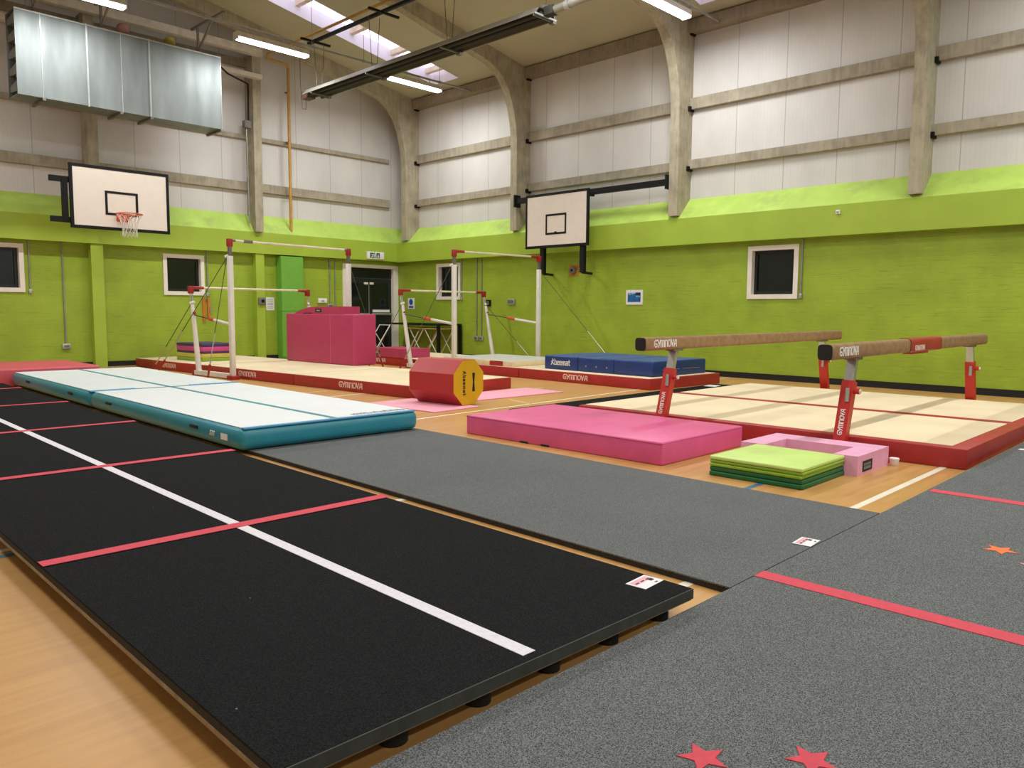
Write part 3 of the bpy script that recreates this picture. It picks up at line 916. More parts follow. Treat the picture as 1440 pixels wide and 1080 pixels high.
# ------------------------------------------------------------------ balance beams
def balance_beam(x, y, rz, length, lb, pad):
    b = thing('balance_beam', lb, 'balance beam', (x, y, 0), rz, 'balance beams')
    zc, hh, wd = 0.932, 0.0675, 0.062
    def sect(s):     # slightly barrel-sided profile in local y,z
        o = []
        for k in range(20):
            t = 2 * PI * (k + 0.5) / 20
            c, q = math.cos(t), math.sin(t)
            e = 0.45
            o.append((math.copysign(abs(c) ** e, c) * wd * s, math.copysign(abs(q) ** e, q) * hh * s))
        return o
    MB().prism([(0.012, p[0], zc + p[1]) for p in sect(1.0)], (length - 0.024, 0, 0)).build('beam_body', 'suede', b, 50)
    MB().prism([(0.0, p[0], zc + p[1]) for p in sect(0.97)], (0.014, 0, 0)).build('end_cap', 'rubber', b, 50)
    MB().prism([(length - 0.014, p[0], zc + p[1]) for p in sect(0.97)], (0.014, 0, 0)).build('end_cap', 'suede', b, 50)
    hl = 0.066
    lettering('GYMNOVA', (0.16, -wd - 0.001, zc - 0.03), (1, 0, 0), (0, 0, 1), hl, 0.014, 'lettering', 'lettering_white', b, w_scale=0.86)
    # legs: foot bar, leaning red sleeve, zinc inner post, knob and lever
    for end in (0, 1):
        fx, tx = (0.40, 0.65) if end == 0 else (length - 0.38, length - 0.60)
        l = MB().box(fx - 0.045, -0.42, 0.0, fx + 0.045, 0.42, 0.045, 0.008).build('foot_bar', 'beam_red', b)
        p0, pm_, p1 = Vector((fx, 0, 0.04)), None, Vector((tx, 0, zc - hh + 0.01))
        pm_ = p0.lerp(p1, 0.74)
        leg = MB().tube(p0, pm_, 0.05, flat=(0.085, 0.105)).build('leg_sleeve', 'beam_red', b)
        MB().tube(p0.lerp(p1, 0.6), p1, 0.03, flat=(0.055, 0.08)).build('inner_post', 'chrome', leg)
        kn = p0.lerp(p1, 0.64)
        MB().tube(kn + Vector((0.0, -0.03, 0)), kn + Vector((0.0, -0.10, 0)), 0.026).build('knob', 'beam_red', leg)
        MB().tube(kn + Vector((0.0, -0.10, 0)), kn + Vector((0.0, -0.112, 0)), 0.02).build('knob_cap', 'white_steel', leg)
        MB().tube(kn + Vector((-0.065, -0.02, 0.03)), kn + Vector((-0.075, -0.02, -0.09)), 0.018).build('lever', 'chrome', leg)
        BX(tx - 0.09, -0.05, zc - hh - 0.018, tx + 0.09, 0.05, zc - hh + 0.004).build('saddle', 'steel_dark', leg)
        if end == 0:
            dv = (pm_ - p0).normalized()
            lettering('GYMNOVA', p0 + dv * 0.15 + Vector((-dv.z, 0, dv.x)) * 0.0435 + Vector((0, -0.018, 0)), dv, (0, 1, 0), 0.036, 0.0075, 'lettering', 'lettering_white', leg, w_scale=0.85)
    if pad:
        x0, x1 = pad
        p = MB().prism([(x0, q[0], zc + q[1]) for q in sect(1.10)], (x1 - x0, 0, 0)).build('beam_pad', 'rose_vinyl', b, 50)
        p.data.materials[0] = M['red_vinyl']
        MB().prism([(x0 - 0.05, q[0], zc + q[1]) for q in sect(1.03)], (0.05, 0, 0)).build('pad_edge', 'suede', p, 50)
        MB().prism([(x0 - 0.012, q[0], zc + q[1]) for q in sect(1.07)], (0.012, 0, 0)).build('elastic_band', 'black_soft', p, 50)
        for q in (x0 + 0.12, x0 + 0.42):
            BX(q, -0.05, zc - hh - 0.022, q + 0.22, 0.05, zc - hh - 0.004).build('strap', 'red_vinyl', p)
        lettering('GYMNOVA', (x0 + 0.12, -wd * 1.10 - 0.002, zc - 0.045), (1, 0, 0), (0, 0, 1), 0.042, 0.011, 'lettering', 'lettering', p)
    return b
balance_beam(6.47, 2.675, R(0.8), 5.18, 'tan suede balance beam with a red pad wrapped round it', (2.03, 3.10))
balance_beam(6.52, 4.56, R(1.3), 5.25, 'plain tan suede balance beam behind the big pink mat, without a pad', None)

# ------------------------------------------------------------------ bar areas
A0, AR = (6.92, 8.70), R(3.5)
B0, BR = (10.46, 7.10), R(-2.5)
def loc(o0, r, x, y, z=0.0):
    return (o0[0] + x * math.cos(r) - y * math.sin(r), o0[1] + x * math.sin(r) + y * math.cos(r), z)
for k, lb in enumerate(('red sided cream landing mat behind the red roller', 'red sided cream landing mat under the pink vaulting block', 'red sided cream landing mat under the striped folded mat stack')):
    carpet_mat('landing_mat', lb, loc(A0, AR, 0, k * 2.955), AR, 2.13, 2.94, 0.18, 'red_vinyl', 'GYMNOVA', (0.015, 0.02, 0.02 if k else 0.03, 0.01), 'landing mats under the bars', text_u=1.42)
for k, lb in enumerate(('red sided cream landing mat under the blue mat', 'red sided cream landing mat under the grey topped slab', 'red sided cream landing mat under the small pink arched block')):
    carpet_mat('landing_mat', lb, loc(B0, BR, 0, k * 3.065), BR, 2.03, 3.05, 0.18, 'red_vinyl', 'GYMNOVA', (0.03, 0.05, 0.05 if k == 0 else 0.02, 0.01), 'landing mats under the bars', text_u=1.62)

def uneven_bars(o0, r, x0, y0, width, zh, zl, yb, yt, lb, guys, rx=0.0, xo=0.0):
    lx, ly, _ = loc(o0, r, x0, y0)
    r = r + rx
    u = thing('uneven_bars', lb, 'uneven bars', (lx, ly, 0), r, 'asymmetric bars')
    def head(x, y, z, s, dirx, slim=False):
        h = BX(x - 0.045, y - 0.04, z - 0.11, x + 0.045, y + 0.04, z + 0.03, 0.012).build('bar_head', 'red_cap', u)
        MB().tube((x + dirx * 0.04, y, z), (x + dirx * (0.18 if slim else 0.26), y, z), 0.022 if slim else 0.032, 0.02 if slim else 0.026).build('socket', 'steel_dark' if slim else 'red_cap', h)
        return h
    for s, x in ((0, 0.0), (1, width)):
        dx = 1 if s == 0 else -1
        # high post
        MB().box(x - 0.042, -0.042, 0.05, x + 0.042, 0.042, zh - 0.27, 0.012).build('high_post', 'white_steel', u)
        p = BX(x - 0.028, -0.028, zh - 0.30, x + 0.028, 0.028, zh - 0.08).build('high_inner_post', 'steel_dark', u)
        MB().tube((x - 0.06 * dx, 0.06, zh - 0.29), (x + 0.02, 0.0, zh - 0.24), 0.022).build('cable_bracket', 'white_steel', p)
        head(x, 0, zh, s, dx, guys == 'A')
        # low post, leaning outwards
        a, b = Vector((x + xo, yb, 0.07)), Vector((x + xo, yt, zl))
        c = a.lerp(b, 0.80)
        MB().tube(a, c, 0.052, 0.036).build('low_post', 'white_steel', u)
        for q in (-0.018, 0.018):
            MB().tube(c + Vector((q, 0, -0.06)), b + Vector((q, 0, -0.06)), 0.011).build('low_inner_rod', 'chrome', u)
        MB().tube(c + Vector((0, -0.01, -0.16)), c + Vector((0, -0.075, -0.16)), 0.028).build('height_knob', 'red_cap', u)
        MB().tube(c + Vector((-0.03 * dx, 0.03, 0.02)), c + Vector((0.03 * dx, -0.03, 0.05)), 0.025).build('collar', 'white_steel', u)
        head(x + xo, yt, zl, s, dx)
        # base rail with caps
        br = MB().tube((x, 0.05, 0.06), (x + xo, yb + 0.08, 0.06), 0.05, flat=(0.1, 0.08)).build('base_rail', 'white_steel', u)
        BX(x - 0.075, -0.10, 0.0, x + 0.075, 0.09, 0.07, 0.012).build('end_cap', 'red_cap', br)
        BX(x + xo - 0.055, yb + 0.08, 0.0, x + xo + 0.055, yb + 0.16, 0.09, 0.012).build('end_cap', 'red_cap', br)
        # spreader strut
        q0, q1 = Vector((x, 0.03, 0.98)), a.lerp(b, 0.68)
        st = MB().tube(q0, q0.lerp(q1, 0.42), 0.028).build('spreader_tube', 'white_steel', u)
        MB().tube(q0.lerp(q1, 0.42), q0.lerp(q1, 0.56), 0.033).build('spreader_clamp', 'orange_red', st)
        MB().tube(q0.lerp(q1, 0.55), q1, 0.012).build('spreader_rod', 'cable', st)
    MB().tube((0.05, 0, zh), (width - 0.05, 0, zh), 0.021).build('high_bar', 'bar_wood', u)
    MB().tube((0.05 + xo, yt, zl), (width - 0.05 + xo, yt, zl), 0.021).build('low_bar', 'bar_wood', u)
    if guys == 'A':
        BX(0.28, -0.028, zh - 0.028, 0.46, 0.028, zh + 0.028, 0.01).build('bar_sleeve', 'steel_dark', u)
    # guy cables with chain and floor hook
    def guy(p, q):
        p, q = Vector(p), Vector(q)
        m_ = p.lerp(q, 0.62)
        g = MB().tube(p, m_, 0.0075, n=6).build('guy_cable', 'cable', u)
        MB().tube(m_, p.lerp(q, 0.9), 0.011, n=6).build('chain', 'chrome', g)
        MB().tube(p.lerp(q, 0.88), q, 0.022, 0.016).build('tensioner', 'red_cap', g)
        MB().lathe([(0.05, 0), (0.05, 0.008), (0.02, 0.015)], (q.x, q.y, 0), 12).build('floor_hook', 'chrome', g)
    W = width
    yk = yb + (yt - yb) * 0.8
    zk = 0.07 + (zl - 0.07) * 0.8
    if guys == 'A':
        guy((-0.03, 0.05, zh - 0.3), (-0.30, 0.32, 0.012))
        guy((-0.03, 0.05, zh - 0.3), (-0.18, 2.25, 0.012))
        guy((xo - 0.03, yk, zk), (-0.12, 2.58, 0.012))
        guy((W + 0.03, 0.0, zh - 0.3), (W + 0.72, -0.25, 0.012))
        guy((W + xo + 0.03, yk, zk), (W + 0.55, yt + 0.9, 0.012))
    else:
        guy((-0.03, 0.05, zh - 0.3), (-0.85, 0.75, 0.012))
        guy((-0.03, yk, zk), (-0.62, yt + 0.35, 0.012))
        guy((W + 0.03, 0.0, zh - 0.3), (W + 0.95, -1.5, 0.012))
        guy((W + 0.03, yk, zk), (W + 0.75, yt - 1.0, 0.012))
    return u
uneven_bars(A0, AR, -0.17, 4.56, 2.70, 2.45, 1.645, 1.22, 1.42, 'white and red uneven bars standing round the large pink block', 'A', R(3.6), 0.08)
uneven_bars(B0, BR, -0.10, 4.85, 2.42, 2.44, 1.68, 1.50, 1.86, 'white and red uneven bars near the blue crash mat, against the side wall', 'B')

# pink vaulting block with arched block on top
pb = thing('vaulting_block', 'large upright deep pink foam block on the landing mat', 'foam block', (8.56, 12.56, 0.1835), R(3.5))
BX(0, 0, 0, 0.56, 2.25, 0.985, 0.03, 3).build('cover', 'pink_vinyl_dark', pb)
BX(-0.003, 0.72, 0.02, 0.002, 0.732, 0.965).build('seam', 'pink_vinyl', pb)
def arch_block(x, y, z, rz, L, W, h, lb):
    a = thing('arched_block', lb, 'foam block', (x, y, z), rz)
    # wedge rising to a flat: profile along local y
    pr = [(0, 0), (L, 0), (L, h * 0.12), (L * 0.86, h * 0.55), (L * 0.70, h * 0.86), (L * 0.52, h), (0, h)]
    MB().prism([(0, p[0], p[1]) for p in pr], (W, 0, 0)).build('cover', 'pink_vinyl_dark', a, 25)
    BX(-0.004, L * 0.42, h * 0.2, 0.001, L * 0.42 + 0.2, h * 0.68).build('maker_label', 'label_black', a)
    BX(-0.006, L * 0.42 + 0.04, h * 0.34, -0.003, L * 0.42 + 0.16, h * 0.54).build('label_print', 'ink_grey', a)
    BX(-0.006, L * 0.62, 0.002, 0.01, L * 0.62 + 0.3, 0.014).build('carry_strap', 'black_soft', a)
arch_block(8.56, 12.95, 1.169, R(3.5), 1.55, 0.44, 0.145, 'pink arched block lying on top of the large pink block')
arch_block(10.74, 13.85, 0.1835, R(-2.5), 2.2, 0.75, 0.2, 'pink arched block lying flat on the landing mat near the exit doors')

# folded striped mats on the end of bar mat A
fz = 0.184
x_, y_, _ = loc(A0, AR, 0.42, 6.75)
for lb, layers in (('yellow and green folded mat, bottom of the striped stack', [('green_mid', 0.075), ('yellow_soft', 0.085)]),
                   ('pink and purple folded mat on top of the striped stack', [('purple', 0.04), ('magenta', 0.10), ('purple', 0.06)])):
    s_ = thing('folding_mat', lb, 'folding mat', (x_, y_, fz), AR)
    z = 0
    if 'yellow_soft' not in M:
        M['yellow_soft'] = plain('soft_yellow_vinyl', (206, 190, 84), 0.5)
    for mt, h in layers:
        BX(0, 0, z, 0.72, 1.1, z + h - 0.002, 0.012).build('folded_panel', mt, s_)
        z += h
    fz += z + 0.0005

# grey topped slab mat
sl = thing('slab_mat', 'cream slab mat with grey top and a red patch on its side', 'mat', (*loc(B0, BR, 0.08, 3.32)[:2], 0.1835), R(-1.0))
BX(0, 0, 0, 1.62, 2.05, 0.10, 0.012).build('side_cover', 'slab_cream', sl)
BX(0.01, 0.01, 0.098, 1.61, 2.04, 0.104, 0.002, 1).build('top_panel', 'slab_grey', sl)
BX(-0.004, 0.25, 0.004, 0.002, 0.62, 0.096).build('side_patch', 'red_vinyl', sl)

# blue folding mat
bl = thing('crash_mat', 'navy blue three-panel crash mat with a white logo', 'mat', (*loc(B0, BR, 0.30, 0.18)[:2], 0.1835), BR)
for k in range(3):
    q = BX(0, k * 0.83 + 0.003, 0, 1.55, (k + 1) * 0.83 - 0.003, 0.25, 0.02, 3).build('panel_section', 'blue_vinyl', bl)
    BX(0.02, k * 0.83 + 0.02, 0.249, 1.53, (k + 1) * 0.83 - 0.02, 0.253, 0.002, 1).build('top_panel', 'blue_top', q)
for k in range(3):
    MB().tube((-0.002, 0.98 + k * 0.24, 0.10), (0.004, 0.98 + k * 0.24, 0.10), 0.016, n=10).build('air_eyelet', 'chrome', bl)
for k in range(2):
    BX(0.25 + k * 0.6, -0.003, 0.105, 0.75 + k * 0.6, 0.003, 0.112).build('zip', 'galv_edge', bl)
L_ = text_len('*beemat', 0.075)
lettering('*beemat', (-0.002, 1.66 + 0.415 + L_ / 2, 0.09), (0, -1, 0), (0, 0, 1), 0.075, 0.015, 'lettering', 'lettering_white', bl)

# ------------------------------------------------------------------ octagon roller on pastel mats
e1 = thing('exercise_mat', 'thin pastel pink mat under the red roller', 'mat', (6.16, 7.33, 0), R(3))
BX(0, 0, 0, 0.80, 1.32, 0.016, 0.006, 2).build('foam_sheet', 'pink_exercise', e1)
e2 = thing('exercise_mat', 'thin pastel pink mat beside the red roller, over by the slab edge', 'mat', (7.35, 7.90, 0), R(-1.5))
BX(0, 0, 0, 1.85, 0.80, 0.016, 0.006, 2).build('foam_sheet', 'pink_exercise', e2)
oc = thing('octagon_roller', 'red octagonal tumbling roller with a yellow end face', 'tumbling roller', (6.945, 7.56, 0.0165), R(6))
rad = 0.297 / math.cos(PI / 8)
pts = [(rad * math.cos(PI / 8 + k * PI / 4), rad * math.sin(PI / 8 + k * PI / 4) + 0.297) for k in range(8)]
mb = MB().prism([(p[0], 0.004, p[1]) for p in pts], (0, 0.80, 0))
mb.build('side_cover', 'oct_red', oc, 20)
i_ = 0.985
MB().prism([(p[0] * i_, 0.0, (p[1] - 0.297) * i_ + 0.297) for p in pts], (0, 0.006, 0)).build('end_panel', 'yellow', oc, 20)
MB().prism([(p[0], 0.805, p[1]) for p in pts], (0, 0.004, 0)).build('end_panel', 'yellow', oc, 20)
mb = MB()
mb.prism([(0.07, -0.008, 0.42), (0.115, -0.008, 0.42), (0.102, -0.008, 0.297), (0.115, -0.008, 0.175), (0.07, -0.008, 0.175), (0.083, -0.008, 0.297)], (0, 0.01, 0))
mb.build('grab_handle', 'black_soft', oc)
lettering('*beemat', (-0.115, -0.002, 0.45), (0, 0, -1), (1, 0, 0), 0.042, 0.009, 'lettering', 'ink', oc, gap=0.35)

# ------------------------------------------------------------------ basketball boards
def backboard(name_lb, loc_, rz, hoop):
    b = thing('basketball_backboard', name_lb, 'basketball board', loc_, rz, 'basketball boards')
    W, H = (1.78, 1.15) if hoop else (1.80, 1.17)
    BX(-W / 2, 0, 0, W / 2, 0.03, H).build('board', 'board_white', b)
    t = 0.045
    mb = MB()
    mb.box(-W / 2, -0.004, 0, W / 2, 0, t); mb.box(-W / 2, -0.004, H - t, W / 2, 0, H)
    mb.box(-W / 2, -0.004, t, -W / 2 + t, 0, H - t); mb.box(W / 2 - t, -0.004, t, W / 2, 0, H - t)
    mb.box(-W / 2 - 0.012, 0.0, -0.012, W / 2 + 0.012, 0.04, 0.0); mb.box(-W / 2 - 0.012, 0.0, H, W / 2 + 0.012, 0.04, H + 0.012)
    mb.box(-W / 2 - 0.012, 0.0, 0, -W / 2, 0.04, H); mb.box(W / 2, 0.0, 0, W / 2 + 0.012, 0.04, H)
    mb.build('border', 'black', b)
    mb = MB()
    w, z0, z1 = 0.30, 0.27, 0.72
    mb.box(-w, -0.004, z0, w, 0, z0 + t); mb.box(-w, -0.004, z1 - t, w, 0, z1)
    mb.box(-w, -0.004, z0 + t, -w + t, 0, z1 - t); mb.box(w - t, -0.004, z0 + t, w, 0, z1 - t)
    mb.build('target_square', 'black', b)
    if hoop:
        h = MB().torus((0, -0.36, 0.275), 0.225, 0.012).build('hoop', 'hoop', b)
        mb = MB()
        mb.box(-0.11, -0.018, 0.16, 0.11, -0.004, 0.29)
        for q in (-0.09, 0.09):
            mb.tube((q, -0.01, 0.18), (q * 1.6, -0.20, 0.265), 0.01)
        for q in range(-4, 5):
            mb.tube((q * 0.024, -0.012, 0.19), (q * 0.024, -0.15, 0.27), 0.004, n=6)
        mb.build('hoop_bracket', 'hoop', h)
        mb = MB()
        n, lv = 12, [(0.22, 0.27), (0.165, 0.17), (0.13, 0.06), (0.125, -0.06), (0.13, -0.15)]
        for k in range(n):
            for j in range(4):
                for sg in (-0.5, 0.5):
                    t0 = 2 * PI * (k + 0.5 * (j % 2)) / n
                    t1 = t0 + sg * 2 * PI / n
                    mb.tube((lv[j][0] * math.cos(t0), -0.36 + lv[j][0] * math.sin(t0), lv[j][1]),
                            (lv[j + 1][0] * math.cos(t1), -0.36 + lv[j + 1][0] * math.sin(t1), lv[j + 1][1]), 0.0042, n=5, caps=False)
        mb.build('net', 'net', h)
    return b
bL = backboard('basketball backboard with an orange hoop and net', (5.68, 16.0, 2.74), 0, True)
mb = MB()
for z in (0.86, 0.13):
    mb.box(-1.21, 0.05, z - 0.05, -0.86, 0.13, z + 0.05)
mb.box(-1.01, 0.04, 0.10, -0.92, 0.14, 0.90)
mb.box(-0.9, 0.05, 0.81, 0.7, 0.13, 0.89); mb.box(-0.9, 0.05, 0.10, 0.7, 0.13, 0.18)
mb.build('swing_frame', 'black', bL)
mb = MB()
for x in (0.0, 0.18):
    for z in (0.85, 0.14):
        mb.tube((x, 0.1, z), (0.08, 1.68, z + 0.1), 0.035)
mb.build('wall_strut', 'black', bL)
bR = backboard('basketball backboard without a hoop, on black wall posts', (13.12, 11.475, 2.66), -PI / 2, False)
for x in (-0.44, 0.71):
    BX(x - 0.055, 0.035, -0.58, x + 0.055, 0.13, 1.10).build('support_post', 'black', bR)
for x in (-0.44, 0.71):
    MB().tube((x, 0.08, -0.575), (x - 0.22, 0.655, -0.575), 0.03, flat=(0.05, 0.05)).build('wall_bracket', 'black', bR)
BX(-1.56, 0.34, 1.10, 2.62, 0.43, 1.22).build('crossbar', 'black', bR)
mb = MB()
for x in (-0.44, 0.71):
    mb.box(x - 0.04, 0.08, 1.06, x + 0.04, 0.40, 1.12)
for x in (-1.57, 2.61):
    mb.box(x - 0.02, 0.30, 1.02, x + 0.02, 0.50, 1.30)
mb.box(0.03, -0.02, 0.28, -0.03, -0.004, 0.33)
mb.build('mounting_plate', 'black', bR)

# ------------------------------------------------------------------ silver air handling unit
du = thing('air_duct', 'silver galvanised air handling duct hung high on the gable wall', 'air duct', (4.03, 16.03, 4.975))
LX, LZ, LY = 3.72, 1.455, 0.55
mb = MB()
mb.box(0, 0, 0, LX, 0.012, LZ); mb.box(0, LY - 0.012, 0, LX, LY, LZ); mb.box(0, 0.012, 0, LX, LY - 0.012, 0.012); mb.box(0, 0.012, LZ - 0.012, LX, LY - 0.012, LZ)
mb.box(LX - 0.012, 0.012, 0.012, LX, LY - 0.012, LZ - 0.012)
mb.build('casing', 'galv', du)
BX(0.25, 0.014, 0.014, 0.27, LY - 0.014, LZ - 0.014).build('inner_back', 'duct_dark', du)
for k in range(5):
    z = 0.06 + k * 0.29
    MB().prism([(0.02, 0.02, z), (0.02, LY - 0.02, z + 0.05), (0.02, LY - 0.02, z + 0.15), (0.02, 0.02, z + 0.20)], (0.2, 0, 0)).build('baffle', 'baffle', du)
for k, x in enumerate((0.40, 1.15, 1.75, 2.27, LX - 0.012)):
    w = 0.028 if k in (1, 3) else 0.012
    BX(x - w / 2, -0.02 if k in (1, 3) else -0.008, -0.015, x + w / 2, 0.002, LZ + 0.012).build('seam_flange', 'galv_edge', du)
BX(0, -0.01, LZ - 0.02, LX, 0.002, LZ + 0.004).build('seam_flange', 'galv_edge', du)
for x in (0.41, 1.72, 2.28, 3.70):
    BX(x - 0.025, -0.02, -0.045, x + 0.025, 0.68, 0.0).build('support_bar', 'steel_dark', du)
for x in (0.32, 1.44, 3.28):
    mb = MB()
    mb.tube((x, 0.06, LZ), (x, 0.06, LZ + 0.52), 0.02, flat=(0.04, 0.04))
    mb.tube((x, 0.35, LZ + 0.52), (x, -1.1, LZ + 0.52), 0.02, flat=(0.04, 0.04))
    mb.tube((x, 0.06, LZ + 0.04), (x, -0.62, LZ + 0.50), 0.015, flat=(0.03, 0.03))
    mb.build('hanger', 'steel_dark', du)
tag(MB().sphere((0, 0, 0), 0.115).build('ball', 'ball_pink'), 'dusty pink ball stuck on top of the silver duct', 'ball').location = (5.88, 16.17, 6.55)
tag(MB().sphere((0, 0, 0), 0.11).build('ball', 'ball_yellow'), 'faded yellow ball stuck on top of the silver duct', 'ball').location = (6.79, 16.22, 6.545)

# ------------------------------------------------------------------ lights
def light_fitting(x0, y, z, lb, L=1.55):
    f_ = thing('strip_light', lb, 'light', (x0, y, z), 0, 'fluorescent strip lights')
    mb = MB()
    mb.prism([(0, -0.10, 0.02), (0, 0.10, 0.02), (0, 0.075, 0.12), (0, -0.075, 0.12)], (L, 0, 0))
    mb.build('housing', 'fitting', f_)
    BX(0.02, -0.075, -0.03, L - 0.02, 0.075, 0.02, 0.015).build('diffuser', 'tube', f_)
    for x in (-0.012, L):
        BX(x, -0.1, -0.03, x + 0.012, 0.1, 0.12).build('end_cap', 'fitting', f_)
    for x in (0.3, L - 0.3):
        MB().tube((x, 0, 0.12), (x, 0, 0.20), 0.01).build('hook', 'conduit', f_)
light_fitting(3.90, 14.88, 6.50, 'lit strip light above the silver duct')
light_fitting(7.52, 14.88, 6.50, 'lit strip light near the ochre vertical pipe')
light_fitting(11.10, 14.84, 6.50, 'lit strip light beneath the rooflight, by the corner')
light_fitting(11.02, 7.95, 6.50, 'lit strip light on its own beside the concrete frame between backboard and window')
def conduit_run(x0, x1, y, z, drops, lb):
    c = thing('lighting_conduit', lb, 'conduit', (x0, y, z))
    MB().tube((0, 0, 0), (x1 - x0, 0, 0), 0.024).build('pipe', 'conduit', c)
    for x in drops:
        MB().tube((x - x0, 0, 0.02), (x - x0, 0, rz_(x) - z - 0.01), 0.006, n=6).build('suspension_rod', 'conduit', c)
        MB().tube((x - x0 - 0.03, 0, 0), (x - x0 + 0.03, 0, 0), 0.034).build('coupling', 'conduit', c)
conduit_run(3.5, 13.7, 14.88, 6.73, (5.6, 6.9, 9.2, 10.5, 12.7), 'long steel conduit carrying the strip lights past the silver duct')
conduit_run(8.0, 13.7, 7.95, 6.73, (9.0, 12.7), 'steel conduit carrying the single strip light of the second row')

# unseen fittings of the same grid: lamps only
def lamp(x, y, z, e):
    a = bpy.data.lights.new('hall_lamp', 'AREA')
    a.shape = 'RECTANGLE'
    a.size, a.size_y = 1.5, 0.14
    a.energy = e
    a.color = (0.95, 0.98, 0.97)
    o = bpy.data.objects.new('hall_lamp', a)
    COL.objects.link(o)
    o.location = (x, y, z)
    return o
E_ = 112
for y in (14.88, 7.95, 1.35, -5.0):
    for x in (0.6, 4.67, 8.28, 11.85):
        vis = (y > 14 and x > 4) or (abs(y - 7.95) < 0.1 and x > 11)
        lamp(x, y, 6.462 if vis else 6.5, E_)

# radiant heater
HX, HZ = 9.55, 5.93
ht = thing('radiant_heater', 'long hanging radiant tube heater with a metal reflector', 'heater', (HX, 8.62, HZ))
HL = 6.85
mb = MB()
pr = [(-0.25, -0.05), (-0.15, 0.065), (0.15, 0.065), (0.25, -0.05)]
for i in range(3):
    (xa, za), (xb, zb) = pr[i], pr[i + 1]
    dx, dz = (zb - za), -(xb - xa)
    n_ = math.hypot(dx, dz)
    dx, dz = dx / n_ * 0.008, dz / n_ * 0.008
    mb.prism([(xa, 0, za), (xb, 0, zb), (xb - dx, 0, zb - dz), (xa - dx, 0, za - dz)], (0, HL, 0))
mb.build('reflector', 'heater_alu', ht)
MB().prism([(-0.232, 0.01, -0.045), (-0.142, 0.01, 0.053), (0.142, 0.01, 0.053), (0.232, 0.01, -0.045), (0.222, 0.01, -0.045), (0.134, 0.01, 0.046), (-0.134, 0.01, 0.046), (-0.222, 0.01, -0.045)], (0, HL - 0.02, 0)).build('reflector_lining', 'heater_in', ht)
for x in (-0.075, 0.075):
    MB().tube((x, 0.03, -0.005), (x, HL - 0.03, -0.005), 0.042).build('heat_tube', 'heater_tube', ht)
for y in (0.02, 2.25, 4.5, HL - 0.35):
    mb = MB()
    mb.box(-0.245, y, -0.075, 0.245, y + 0.03, -0.052)
    mb.box(-0.06, y - 0.02, 0.06, 0.06, y + 0.05, 0.12)
    mb.box(0.17, y - 0.03, -0.10, 0.245, y + 0.06, -0.05)
    mb.build('cradle', 'steel_dark', ht)
BX(-0.25, -0.015, -0.062, 0.25, 0.0, -0.03).build('end_plate', 'galv_edge', ht)
BX(-0.10, HL + 0.02, -0.07, 0.10, HL + 0.30, 0.07, 0.01).build('burner_box', 'burner', ht)
BX(-0.07, -0.2, -0.05, 0.07, -0.015, 0.09, 0.01).build('fan_box', 'heater_tube', ht)
MB().tube((0, -0.2, 0.02), (0, -2.2, 0.06), 0.06).build('flue_pipe', 'heater_alu', ht)
MB().tube((0, -0.42, 0.02), (0, -0.5, 0.02), 0.075).build('flue_collar', 'chrome', ht)
for y in (0.05, 2.3, 4.55, HL - 0.3):
    for x in (-0.06, 0.06):
        MB().tube((x, y, 0.12), (x * 2.2, y, 1.07), 0.0065, n=6).build('hanging_rod', 'cable', ht)
mb = MB()
mb.path([(0.0, HL + 0.25, 0.08), (0.04, HL + 0.33, -0.25), (0.0, HL + 0.42, -0.22), (-0.02, HL + 0.45, 0.35), (-0.02, HL + 0.45, 1.0)], 0.008, 6)
mb.build('gas_hose', 'cable', ht)

rl = thing('ceiling_rail', 'black suspension rail with cross pieces under the roof', 'rail', (HX, 8.3, 7.03))
BX(-0.03, 0, -0.03, 0.03, 7.3, 0.03).build('channel', 'black', rl)
for y in (0.2, 2.1, 4.55, 7.0):
    BX(-0.36, y - 0.025, -0.05, 0.36, y + 0.025, -0.01).build('cross_piece', 'black', rl)
gp = thing('gas_pipe', 'ochre gas pipe running along the roof and down the gable wall', 'pipe', (10.34, 17.83, 3.15))
MB().tube((0, 0, 0), (0, 0, 4.0), 0.035).build('riser', 'gas_pipe', gp)
MB().path([(0, 0, 4.0), (-0.1, -0.1, 4.04), (-0.62, -0.12, 4.06), (-0.70, -0.3, 4.10), (-0.70, -9.5, 4.10)], 0.03, 10).build('overhead_run', 'gas_pipe', gp)
for z in (0.9, 2.2, 3.4):
    BX(-0.05, 0.02, z, 0.05, 0.10, z + 0.03).build('pipe_clip', 'steel_dark', gp)

# ------------------------------------------------------------------ small things on the walls
def wall_conduit(axis, a, z0, z1, c, lb, box=True, dbl=False):
    w = thing('socket_conduit', lb, 'conduit', (a, c, z0) if axis == 'x' else (c, a, z0), 0 if axis == 'x' else -PI / 2)
    MB().tube((0, -0.02, 0.03), (0, -0.02, z1 - z0), 0.016).build('pipe', 'conduit', w)
    if box:
        MB().box(-0.08, -0.05, -0.06, 0.08, -0.001, 0.05, 0.012).build('socket_box', 'galv_edge', w)
        BX(-0.05, -0.055, -0.03, 0.05, -0.05, 0.02).build('socket_face', 'steel_dark', w)
    else:
        MB().box(-0.03, -0.04, -0.05, 0.03, -0.001, 0.04, 0.01).build('window_opener', 'galv_edge', w)
wall_conduit('x', 5.165, 0.46, 2.59, YW, 'grey conduit with a metal socket near the pilaster on the gable wall')
wall_conduit('x', 4.56, 1.58, 2.59, YW, 'thin conduit beside the window at the far end of the gable', False)
wall_conduit('x', 8.21, 1.58, 2.59, YW, 'thin conduit beside the window above the orange strap', False)
wall_conduit('x', 11.52, 1.35, 2.59, YW, 'conduit rising from a switch beside the exit doors, further from the frame')
wall_conduit('x', 11.68, 1.1, 2.59, YW, 'plain conduit beside the white exit door frame', False)
